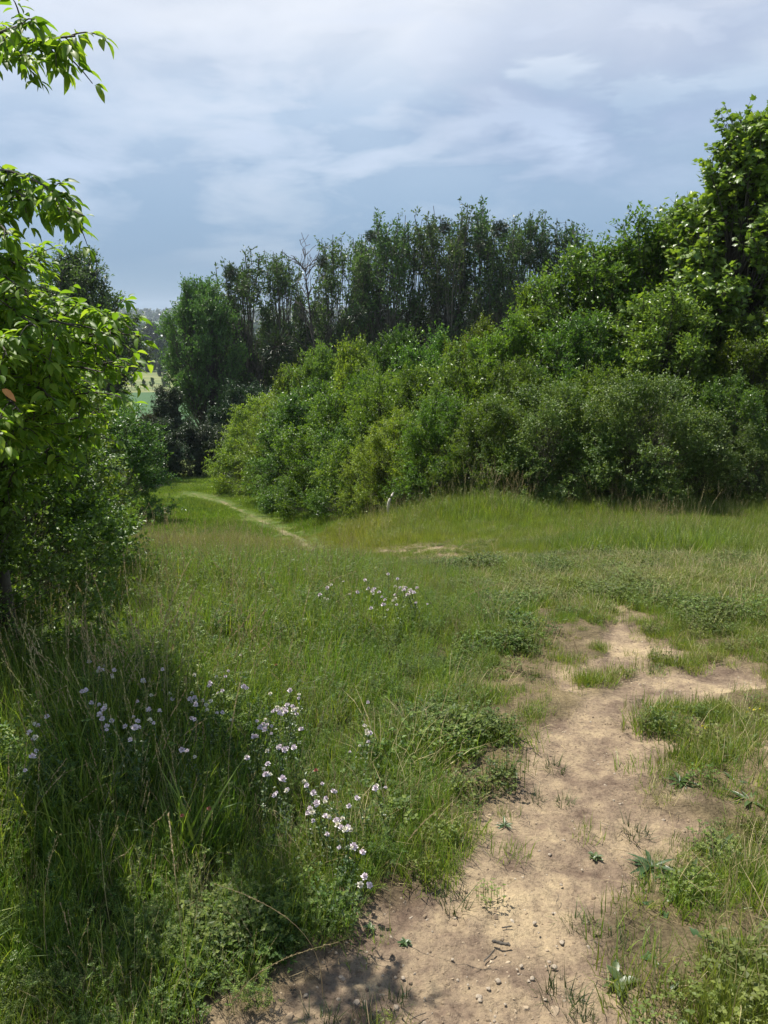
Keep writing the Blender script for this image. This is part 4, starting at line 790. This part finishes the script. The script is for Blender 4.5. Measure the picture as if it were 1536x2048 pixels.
# short turf round the path and on the right
x, y = cand(90000, rng, 1.0, 13, -48, 44, 1.4); td = sdpoly(x, y, TALL); b = bare(x, y); sp = sdpoly(x, y, SPARSE)
cl = fbm(x * 4.2, y * 4.2) + .5 * fbm(x * 13, y * 13); k = (td < .25) & (rng.uniform(0, 1, len(x)) > b * .975) & ((cl > .0 + .14 * sstep(-.25, .3, sp)) | (rng.uniform(0, 1, len(x)) < .07) | (sp < -.3)) & ((cl > -.25) | (rng.uniform(0, 1, len(x)) < .25)); x, y, td, cl, sp = x[k], y[k], td[k], cl[k], sp[k]; n = len(x)
keys = np.where(rng.uniform(0, 1, n) < .75 * sstep(-.05, .45, fbm(x * 2.1 + 4, y * 2.1)) * (sp < .1), pick(rng, n, {'clover0': 3, 'clover1': 3, 'short0': 2}), pick(rng, n, {'short0': 4, 'short1': 4, 'short2': 4, 'clover0': .7, 'dry0': .9, 'dry1': .9, 'tall1': .25}))
hs = .75 + .7 * fbm(x * 1.6, y * 1.6) + .25 * sstep(5, 12, y) + rng.uniform(-.25, .4, n)
hs = np.where(np.char.startswith(keys, 'tall'), .4, hs) * np.where(sp > -.1, .85, 1) * keeplow(x, y)
scatter_xy('short_grass', x, y, keys, np.clip(hs, .3, 1.7), dryness(x, y), rng, tilt=.15)
# lower meadow and middle distance
x, y = cand(32000, rng, 11, 30, -48, 46, 1.2); b = bare(x, y); k = rng.uniform(0, 1, len(x)) > b * 1.3; x, y = x[k], y[k]; n = len(x)
hg = .38 + .9 * np.clip(fbm(x * .45, y * .45) + .3, 0, 1) + .5 * np.clip(fbm(x * 2, y * 2), 0, 1) + .8 * sstep(16.5, 18.2, y) * (x > -1) * (y < 21); hg = hg * keeplow(x, y)
scatter_xy('meadow_grass', x, y, pick(rng, n, {'patch0': 5, 'patch1': 5, 'patch2': 5, 'seed0': 1.0, 'seed1': 1.0, 'dry0': 1.5, 'herb0': 2.2, 'herb1': 2.2}), hg * rng.uniform(.7, 1.25, n), dryness(x, y), rng, tilt=.14)
x, y = cand(24000, rng, 28, 78, -46, 30, 1.1); b = bare(x, y); k = rng.uniform(0, 1, len(x)) > b * 1.3; x, y = x[k], y[k]; n = len(x)
scatter_xy('lower_meadow_grass', x, y, pick(rng, n, {'far0': 1, 'far1': 1, 'far2': 1}), (.5 + .5 * np.clip(fbm(x * .2, y * .2) + .3, 0, 1)) * keeplow(x, y), dryness(x, y) * .8, rng)
# ------------------------------------------------------------------ flowers
def flower_models():
    out = []
    for k, (mt, r_) in enumerate([('pink', .012), ('pink', .010), ('cream', .010), ('rust', .008), ('yellow', .010)]):
        rg = np.random.default_rng(300 + k); n = 24; a = np.arange(n) * 2.4; ez = np.linspace(-.25, 1.35, n) + rg.normal(0, .15, n); D = np.stack([np.cos(a) * np.cos(ez), np.sin(a) * np.cos(ez), np.sin(ez)], -1)
        tm = T_ovate(.75, -.15, -.25); lv, lf = leaves(D * r_ * .25, D, nrm(randdir(n, rg) * .4 + np.array((0, 0, 1.))), np.full(n, r_) * rg.uniform(.8, 1.2, n), tm, rg)
        out.append(mk_mesh('flower_head', lv + np.array((0, 0, 1e-6)), [lf], [M[mt]], smooth=True))
    return out
FH = flower_models()
rg = np.random.default_rng(301); u = np.linspace(0, 1, 6)
tv, tf = tubes(np.stack([.03 * u ** 2, .01 * np.sin(u * 4), u * .34 - .34], -1)[None] * 1.0, np.full((1, 6), .0013), 4); tv2 = tv - np.array((.03, .01 * math.sin(4), 0))
nl = 26; q = rg.uniform(.1, .8, nl); P = np.stack([.03 * q ** 2 - .03, .01 * np.sin(q * 4) - .01 * math.sin(4), q * .34 - .34], -1)
lv, lf = leaves(P, randdir(nl, rg, .3), nrm(randdir(nl, rg) * .4 + np.array((0, 0, 1.))), rg.uniform(.01, .02, nl), T_simple(.6), rg)
v, f, t = tuft_mesh('x', [(tv2, tf, np.full(len(tf), .4)), (lv, lf, rg.uniform(0, 1, nl * 2))])
FS = mk_mesh('flower_stem', v, f, [M['weed']], {'tint': ('FACE', 'FLOAT', t)})
def flowers(pts, kinds, label, group, hgt, cat='flower', name='vetch_flower', sc_=1.0):
    rg = np.random.default_rng(len(label) * 7 + len(pts))
    if name == 'vetch_flower': pts = [(a + rg.normal(0, 1) * (0, 7, 26)[j], b + rg.normal(0, 1) * (0, 6, 18)[j]) for a, b in pts for j in (0, 1, 2)]
    for k, (px, py) in enumerate(pts):
        p = hit(px, py, hgt * rg.uniform(.8, 1.1)); e = empty(name, p, rg.uniform(0, 6.28), sc_ * rg.uniform(.5, .9)); e.rotation_euler.x = rg.normal(0, .25); e.rotation_euler.y = rg.normal(0, .25); tag(e, label, cat, group)
        link('stem', FS, e); link('flower_head', FH[kinds[k % len(kinds)]], e)
FG = 'pale pink vetch flowers in the meadow'
flowers([(205, 1341), (196, 1344), (224, 1351), (172, 1381), (208, 1419), (199, 1430), (68, 1448), (65, 1479), (73, 1502), (250, 1453), (298, 1420), (299, 1441), (267, 1434), (213, 1460), (286, 1362)], [0, 1, 0, 2, 1], 'pale pink vetch flower among the shaded grass of the left flower patch', 'left flower patch', .42)
flowers([(343, 1398), (384, 1404), (391, 1407), (383, 1437), (420, 1371), (436, 1387), (451, 1353), (494, 1377), (434, 1426), (374, 1502), (420, 1366), (392, 1400)], [1, 0, 2], 'pale pink vetch flower in the middle of the meadow\'s near flowers', 'middle flower patch', .34)
flowers([(545, 1424), (561, 1419), (557, 1421), (577, 1409), (585, 1414), (594, 1417), (590, 1420), (522, 1451), (534, 1450), (529, 1454), (508, 1474), (575, 1496), (569, 1500), (527, 1538), (532, 1549), (553, 1586)], [0, 1, 0, 2], 'pink vetch flower in the bright cluster near the picture\'s centre line', 'central flower cluster', .30)
flowers([(613, 1571), (627, 1586), (634, 1607), (620, 1617), (652, 1597), (650, 1633), (674, 1643), (682, 1655), (696, 1654), (671, 1640), (714, 1596), (751, 1577), (708, 1694), (729, 1754)], [0, 2, 1], 'pale vetch flower on the meadow edge beside the bare path', 'flowers beside the path', .20)
flowers([(728, 1451), (735, 1468), (736, 1484)], [1, 2], 'small white vetch flower in the column of three right of the pink cluster', 'three flowers in a column', .2)
flowers([(715, 1185), (745, 1183), (767, 1210), (800, 1175), (808, 1180), (822, 1183), (737, 1178), (812, 1176), (730, 1160), (770, 1200), (790, 1190), (640, 1190), (655, 1176), (815, 1190), (828, 1186)], [0, 2, 1], 'tiny pale flower in the distant patch halfway up the meadow', 'far flower patch', .28, sc_=1.25)
flowers([(404, 1357), (418, 1618), (364, 1632), (632, 1541), (470, 1306), (552, 1330)], [3], 'small brownish red flower head scattered in the grass', 'brownish flower heads', .22, name='red_clover_head', sc_=1.3)
flowers([(1405, 1452), (1412, 1456), (1500, 1416), (1508, 1420), (1520, 1418), (1495, 1425)], [4], 'tiny yellow flower low in the turf right of the path', 'yellow flowers', .04, name='yellow_flower', sc_=.8)
# ------------------------------------------------------------------ tall seed stalks one can tell apart
def stalk_model(seed, H, bend, ls, cnt, u0, wd=.0022, spread=.3):
    rg = np.random.default_rng(seed); u = np.linspace(0, 1, 14); C = np.stack([bend * H * u ** 3, .02 * np.sin(u * 3), H * (u - .18 * bend * u ** 3)], -1)
    tv, tf = tubes(C[None], (wd * (1 - .7 * u))[None], 5); n = cnt; q = rg.uniform(u0, 1, n); P = np.stack([np.interp(q, u, C[:, k]) for k in range(3)], -1)
    ax = nrm(np.stack([3 * bend * q ** 2, 0 * q, 1 - .5 * bend * q ** 2], -1)); D = nrm(ax + randdir(n, rg) * spread); P = P + D * rg.uniform(0, spread * .03, n)[:, None]
    lv, lf = leaves(P, D, randdir(n, rg), rg.uniform(.7, 1.2, n) * ls, T_simple(.35), rg)
    return mk_mesh('stalk', tv, [tf], [M['straw']], {'tint': ('FACE', 'FLOAT', np.full(len(tf), .3))}), mk_mesh('seed_head', lv, [lf], [M['straw']], {'tint': ('FACE', 'FLOAT', np.repeat(rg.uniform(0, 1, n), 2))})
SM = [stalk_model(1, .8, .35, .014, 70, .72), stalk_model(2, .75, .7, .012, 80, .65), stalk_model(3, .7, .15, .010, 40, .75, spread=.7), stalk_model(4, .85, .5, .016, 90, .8, spread=.15)]
def stalks(rows, group):
    for px, py, m, Hs, rz, lb in rows:
        p = hit(px, py, .72 * Hs); z = float(height(p[0], p[1])); e = empty('seed_stalk', (p[0], p[1], z), rz, Hs); tag(e, lb, 'grass stalk', group); link('stem', SM[m][0], e); link('seed_head', SM[m][1], e)
stalks([(25, 1385, 3, .5, 0, 'thick drooping yellow seed head at the left edge, highest of those there'), (60, 1330, 2, .6, .3, 'loose panicle at left edge above the drooping seed head'), (30, 1525, 1, .45, .2, 'curved seed head at left edge below the flowers'),
        (335, 1150, 0, .8, 1.2, 'pale upright seed stalk before the lower meadow, left of centre'), (602, 1205, 0, .7, 1.4, 'dry straw stalk standing alone in the middle of the meadow'), (455, 1420, 0, .7, 1.5, 'pale stalk rising between the two near flower patches'),
        (400, 1190, 1, .7, .0, 'arching pale stalk right of the upright one on the left'), (600, 1130, 1, .7, 0, 'arching stalk at the crest under the trail\'s end'), (640, 1165, 1, .6, .2, 'arching stalk just left of the far flower patch'), (890, 1145, 1, .7, -.2, 'arching stalk at the crest right of the far flower patch'),
        (70, 1680, 2, .6, 1, 'open pale panicle in the dark lower left corner'), (205, 1640, 2, .55, 2, 'open panicle above the bright leaves at lower left'), (440, 1860, 1, .5, 0, 'bent yellowish stalk in dark grass near the bottom'), (365, 1720, 0, .6, 2, 'yellow tufted seed head in the dark foreground grass'),
        (640, 1750, 1, .5, 3.1, 'bent dry stalk hanging over the path\'s left margin'), (780, 1640, 0, .5, .2, 'dry stalk leaning by the meadow edge flowers'), (1490, 1850, 0, .5, .3, 'upright dry stalk at the lower right corner'), (1520, 1700, 0, .5, 1, 'dry stalk at right edge above the corner one')], 'tall seed stalks in the meadow')
p = hit(783, 1052); u = np.linspace(0, 1, 12); C = np.stack([.18 * (u - u ** 2 * 1.0) - .0 * u, 0 * u, .95 * u], -1); C[:, 0] = -.13 * np.sin(u * 2.2) + .16 * u ** 3; C[:, 2] = .95 * u
tv, tf = tubes(C[None], (.018 + .028 * np.sin(u * np.pi) ** .7)[None] * np.linspace(.6, 1, 12)[None], 8)
M['bleached'] = plainmat('bleached_wood', [(.3, (.45, .40, .32)), (.7, (.62, .57, .48))], 10, .8)
o = link('bleached_stick', mk_mesh('bleached_stick', tv, [tf], [M['bleached']], smooth=True), None, (p[0], p[1], float(height(p[0], p[1])) - .03)); o.rotation_euler.z = 0; tag(o, 'white curved stick standing upright in the grass before the hedge', 'stick')
# ------------------------------------------------------------------ weeds, tufts, pebbles and sticks on the bare soil
rg = np.random.default_rng(400); WM = []
for k in range(5):
    L0, L1, wd, n = [(.03, .055, .32, 14), (.035, .07, .20, 18), (.03, .05, .5, 9), (.045, .085, .16, 24), (.02, .04, .45, 18)][k]
    v, f, t = rosette(rg, n, L0, L1, wd, .8); WM.append(mk_mesh('rosette', v, [f], [M['weed']], {'tint': ('FACE', 'FLOAT', t)}, smooth=True))
TM = []
for k in range(4):
    v, f, t = P1(60, rg, .045, .03, .10, .0032, .6, .9, K=3); v2, f2, t2 = P1(16, rg, .05, .03, .10, .003, .8, .9, K=3)
    TM.append(mk_mesh('tuft', v, [f], [M['weed']], {'tint': ('FACE', 'FLOAT', t)})); 
def ground_thing(me, name, label, cat, group, px, py, s, rz, up=.0):
    p = hit(px, py); o = link(name, me, None, (p[0], p[1], float(height(p[0], p[1])) - .012 + up)); o.rotation_euler.z = rz; o.scale = (s, s, s); tag(o, label, cat, group); return o
for px, py, m, s_, lb in [(1190, 1708, 4, .8, 'grey green crinkled weed alone in the middle of the path'), (1240, 1962, 2, 1.3, 'broad leaved weed casting a round shadow at the path\'s lower right'), (1300, 1915, 2, .7, 'small broad leaved weed just above the one with the round shadow'),
      (1360, 1560, 1, 1.2, 'pointed leaf rosette right of the path\'s upper part'), (1430, 1520, 3, 1.1, 'spiky rosette farther right of the path\'s upper part'), (1500, 1600, 3, 1.2, 'long leaved rosette at the right edge above the lush clump'), (1300, 1730, 3, 1.2, 'lush long leaved rosette at left side of the lush clump'), (1370, 1760, 3, 1.5, 'largest long leaved rosette in the lush clump right of the path'),
      (1330, 1810, 1, 1.3, 'rosette at the lower end of the lush clump'), (1440, 1700, 3, 1.3, 'rosette on the upper right of the lush clump'), (1470, 1560, 1, .9, 'pale rosette left of the long leaved one at the right edge'), (1390, 1470, 4, .9, 'rosette below the yellow flowers'), (1440, 1440, 4, 1.0, 'rosette beside the yellow flowers'), (1500, 1480, 1, 1.1, 'rosette at right edge below the yellow flowers'),
      (1010, 1645, 1, .6, 'small rosette on the left margin of the path'), (1180, 1370, 4, .8, 'rosette where the path forks'), (810, 1880, 4, .6, 'small weed on the path\'s left side near the bottom'), (740, 1850, 2, .5, 'tiny weed at the meadow corner by the path'), (1400, 1880, 4, 1.2, 'leafy weed at lower right below the lush clump'), (1480, 1960, 4, 1.2, 'leafy weed in the lower right corner'), (1330, 1990, 1, 1.0, 'weed at the bottom right of the bare soil')]:
    ground_thing(WM[m], 'weed_plant', lb, 'weed', 'leafy weeds round the bare path', px, py, s_, px * .37)
for px, py, m, s_, lb in [(910, 1800, 0, 1.0, 'grass tuft alone on the path\'s left half'), (1150, 1840, 1, .9, 'upper tuft of the thin row crossing the lower path'), (1190, 1860, 2, 1.0, 'middle tuft of the thin row crossing the lower path'), (1230, 1890, 3, .9, 'lower tuft of the thin row crossing the lower path'),
      (1120, 1985, 0, 1.0, 'grass tuft near the bottom between pebbles and the round shadow weed'), (1160, 2010, 1, .8, 'small tuft right below the bottom one'), (1270, 1660, 2, 1.1, 'tuft at the path\'s right margin below the soil tongue'), (1360, 1515, 3, 1.2, 'dense tuft right of the path at its upper third'), (1355, 1580, 1, .8, 'tuft below the dense one right of the path'),
      (1110, 1530, 0, .9, 'tuft at left margin under the path\'s upper part'), (1070, 1590, 2, .8, 'tuft on the left margin in mid path'), (1130, 1600, 3, .8, 'sparse tuft inside the path at its narrowest'), (790, 2000, 1, .9, 'tuft on the soil at the bottom left'), (730, 2030, 2, .8, 'tuft at the very bottom of the soil'), (1285, 1400, 0, .6, 'little tuft on the light soil at the upper bend'), (1310, 1340, 3, .9, 'tuft above the upper bend'), (640, 2040, 0, .9, 'tuft in the bottom soil nearest the dark grass'), (1170, 2045, 3, .8, 'tuft cut by the bottom photo edge')]:
    ground_thing(TM[m], 'grass_tuft', lb, 'grass tuft', 'small grass tufts on the bare path', px, py, s_, px * .11)
def stone_mesh(seed, flat=.55):
    import bmesh
    bm = bmesh.new(); bmesh.ops.create_icosphere(bm, subdivisions=2, radius=1); 
    co = np.array([v.co for v in bm.verts]); d = 1 + .75 * fbm(co[:, 0] * 1.1 + seed, co[:, 1] * 1.3, co[:, 2] * 1.3, 3)
    for v, k in zip(bm.verts, d): v.co *= k; v.co.z *= flat; v.co.x *= 1.25
    me = bpy.data.meshes.new('pebble'); bm.to_mesh(me); bm.free(); me.materials.append(M['stone']); me.polygons.foreach_set('use_smooth', [True] * len(me.polygons)); return me
ST = [stone_mesh(k * 3.7, .45 + .1 * (k % 3)) for k in range(6)]
pebs = [(1114, 1882), (1156, 1888), (1159, 1892), (1166, 1892), (1152, 1895), (1099, 1913), (1093, 1922), (1109, 1924), (1043, 1921), (1035, 1928), (1038, 1937), (1065, 1946), (1058, 1951), (1013, 1955), (996, 1951), (905, 1908), (936, 1958), (959, 1983), (977, 1966), (1011, 1997), (982, 2036), (960, 1990), (1091, 1988), (1078, 1855), (1125, 1875),
        (1222, 1782), (1211, 1832), (1241, 1600), (1217, 1598), (1244, 1585), (1313, 1602), (1150, 1650), (1176, 1655), (1016, 1762), (1010, 1782), (1106, 1816), (990, 1840), (1070, 1836), (806, 1945), (803, 2012), (1205, 1870), (1123, 1760), (1190, 1780), (1260, 1560), (1230, 1540), (1214, 1500), (1190, 1480), (1100, 1700), (1165, 1730), (870, 1930), (850, 1985)]
for k, (px, py) in enumerate(pebs):
    p = hit(px, py); r_ = (.0030 + .0058 * (((k * 37) % 10) / 10) ** 2) * (.75 if py < 1850 else 1.0); o = link('pebble', ST[k % 6], None, (p[0], p[1], float(height(p[0], p[1])) - .019 + r_ * .1 + .001)); o.scale = (r_,) * 3; o.rotation_euler.z = k * 1.3
    tag(o, 'pale rounded pebble half sunk in the soil of the lower path' if py > 1830 else 'pale small pebble in the soil of the upper path', 'pebble', 'pebbles of the lower path' if py > 1830 else 'pebbles of the upper path')
n = 11000; x, y = cand(n * 3, rng, 1.1, 7.5, -35, 44, 1.2); k = (bare(x, y) > .35) & (rng.uniform(0, 1, len(x)) < .35 + .9 * np.clip(fbm(x * 3, y * 3) + .2, 0, 1)); x, y = x[k][:n], y[k][:n]
# small clods, grit and plant litter as one mass
gm_v, gm_f, gt, go_ = [], [], [], 0
base_ = np.array([(math.cos(a) * c_, math.sin(a) * c_, z_) for c_, z_ in ((1, -.1), (.62, .45)) for a in np.arange(6) * math.pi / 3] + [(0, 0, .62)]); bf4 = np.array([(i_, (i_ + 1) % 6, 6 + (i_ + 1) % 6, 6 + i_) for i_ in range(6)]); bf3 = np.array([(6 + i_, 6 + (i_ + 1) % 6, 12) for i_ in range(6)])
m_ = len(x); sz = .0013 + .006 * rng.uniform(0, 1, m_) ** 2.5; sz = sz * (1 + (rng.uniform(0, 1, m_) < .05)); an_ = rng.uniform(0, 6.28, m_); asp = rng.uniform(.6, 1.6, m_)
bv = base_[None] * (1 + rng.normal(0, .16, (m_, 13, 3))); bv[..., 0] *= asp[:, None]; bx_ = bv[..., 0] * np.cos(an_)[:, None] - bv[..., 1] * np.sin(an_)[:, None]; by_ = bv[..., 0] * np.sin(an_)[:, None] + bv[..., 1] * np.cos(an_)[:, None]
gzz = height(x, y) + .018 * fbm(x * 7, y * 7) + .012 * fbm(x * 24, y * 24) - .02 * bare(x, y)
VV = np.stack([bx_ * sz[:, None] + x[:, None], by_ * sz[:, None] + y[:, None], bv[..., 2] * sz[:, None] + gzz[:, None]], -1).reshape(-1, 3); oo = (np.arange(m_) * 13)[:, None, None]
o = link('gravel', mk_mesh('gravel', VV, [(bf4[None] + oo).reshape(-1, 4), (bf3[None] + oo).reshape(-1, 3)], [M['clod'], M['stone']])); tag(o, kind='stuff')
mi = np.where(rng.uniform(0, 1, m_) < .22, 1, 0); o.data.polygons.foreach_set('material_index', np.concatenate([np.repeat(mi, 6), np.repeat(mi, 6)]).astype(np.int32))
# litter
m_ = 1500; x, y = cand(m_ * 4, rng, 1.1, 8, -35, 44, 1.2); k = (bare(x, y) > .1) & (bare(x, y) < .999) | (rng.uniform(0, 1, len(x)) < .12) & (bare(x, y) > .5); x, y = x[k][:m_], y[k][:m_]; m_ = len(x)
a = rng.uniform(0, 6.28, m_); lz = height(x, y) - .008; ln = rng.uniform(.012, .06, m_); u = np.linspace(-.5, .5, 4)[None]; cu = rng.normal(0, .25, m_)[:, None] * (u ** 2)
PX = x[:, None] + ln[:, None] * (u * np.cos(a)[:, None] - cu * np.sin(a)[:, None]); PY = y[:, None] + ln[:, None] * (u * np.sin(a)[:, None] + cu * np.cos(a)[:, None])
tv, tf = tubes(np.stack([PX, PY, lz[:, None] + .004 + 0 * u + rng.uniform(0, .006, (m_, 1)) * (u + .5)], -1), np.repeat(rng.uniform(.0005, .0013, m_)[:, None], 4, 1), 3)
o = link('plant_litter', mk_mesh('plant_litter', tv, [tf], [M['straw'], M['bark']], {'tint': ('FACE', 'FLOAT', np.repeat(rng.uniform(0, .7, m_), 9))})); o.data.polygons.foreach_set('material_index', np.repeat((rng.uniform(0, 1, m_) < .55).astype(np.int32), 9)); tag(o, kind='stuff')
# stick and twig on the soil
def stick(a, b, r_, label, bumps):
    A, B_ = hit(*a), hit(*b); A[2] = height(A[0], A[1]); B_[2] = height(B_[0], B_[1]); u = np.linspace(0, 1, 9)[:, None]; C = A + (B_ - A) * u + np.array((0, 0, r_ * .75 - .014)); rgs = np.random.default_rng(bumps); C = C + rgs.normal(0, r_ * .22, C.shape); c0 = C.mean(0)
    rr_ = r_ * (1 + .15 * np.sin(np.arange(9) * 2.1)); rr_[0] *= .55; rr_[-1] *= .8; tv, tf = tubes(C[None] - c0, rr_[None], 8); n8 = len(tv); v = np.concatenate([tv, [C[0] - c0, C[-1] - c0]])
    caps = np.array([(n8, (i_ + 1) % 8, i_) for i_ in range(8)] + [(n8 + 1, n8 - 8 + i_, n8 - 8 + (i_ + 1) % 8) for i_ in range(8)])
    o = link('stick', mk_mesh('stick', v, [tf, caps], [M['bark']], smooth=False), None, c0); tag(o, label, 'stick')
stick((984, 1876), (1022, 1884), .0045, 'short dark broken stick lying across the lower path', 1)
stick((968, 1916), (990, 1892), .0022, 'thin curved twig just below the short dark stick', 2)
stick((1003, 1848), (1024, 1845), .002, 'thin twig just above the short dark stick', 3)
# ------------------------------------------------------------------ haze: one closed box of thin air
hm, t_ = newmat('haze'); g = G(t_); o_ = g.n('ShaderNodeOutputMaterial'); pv_ = g.n('ShaderNodeVolumePrincipled'); pv_.inputs['Color'].default_value = (.72, .82, .95, 1); pv_.inputs['Density'].default_value = .00011; pv_.inputs['Anisotropy'].default_value = .2; g.l(pv_.outputs[0], o_.inputs['Volume'])
v, f = box((0, 0, 20), (10800, 10800, 130)); tag(link('haze', mk_mesh('haze', v, f, [hm])), kind='stuff')
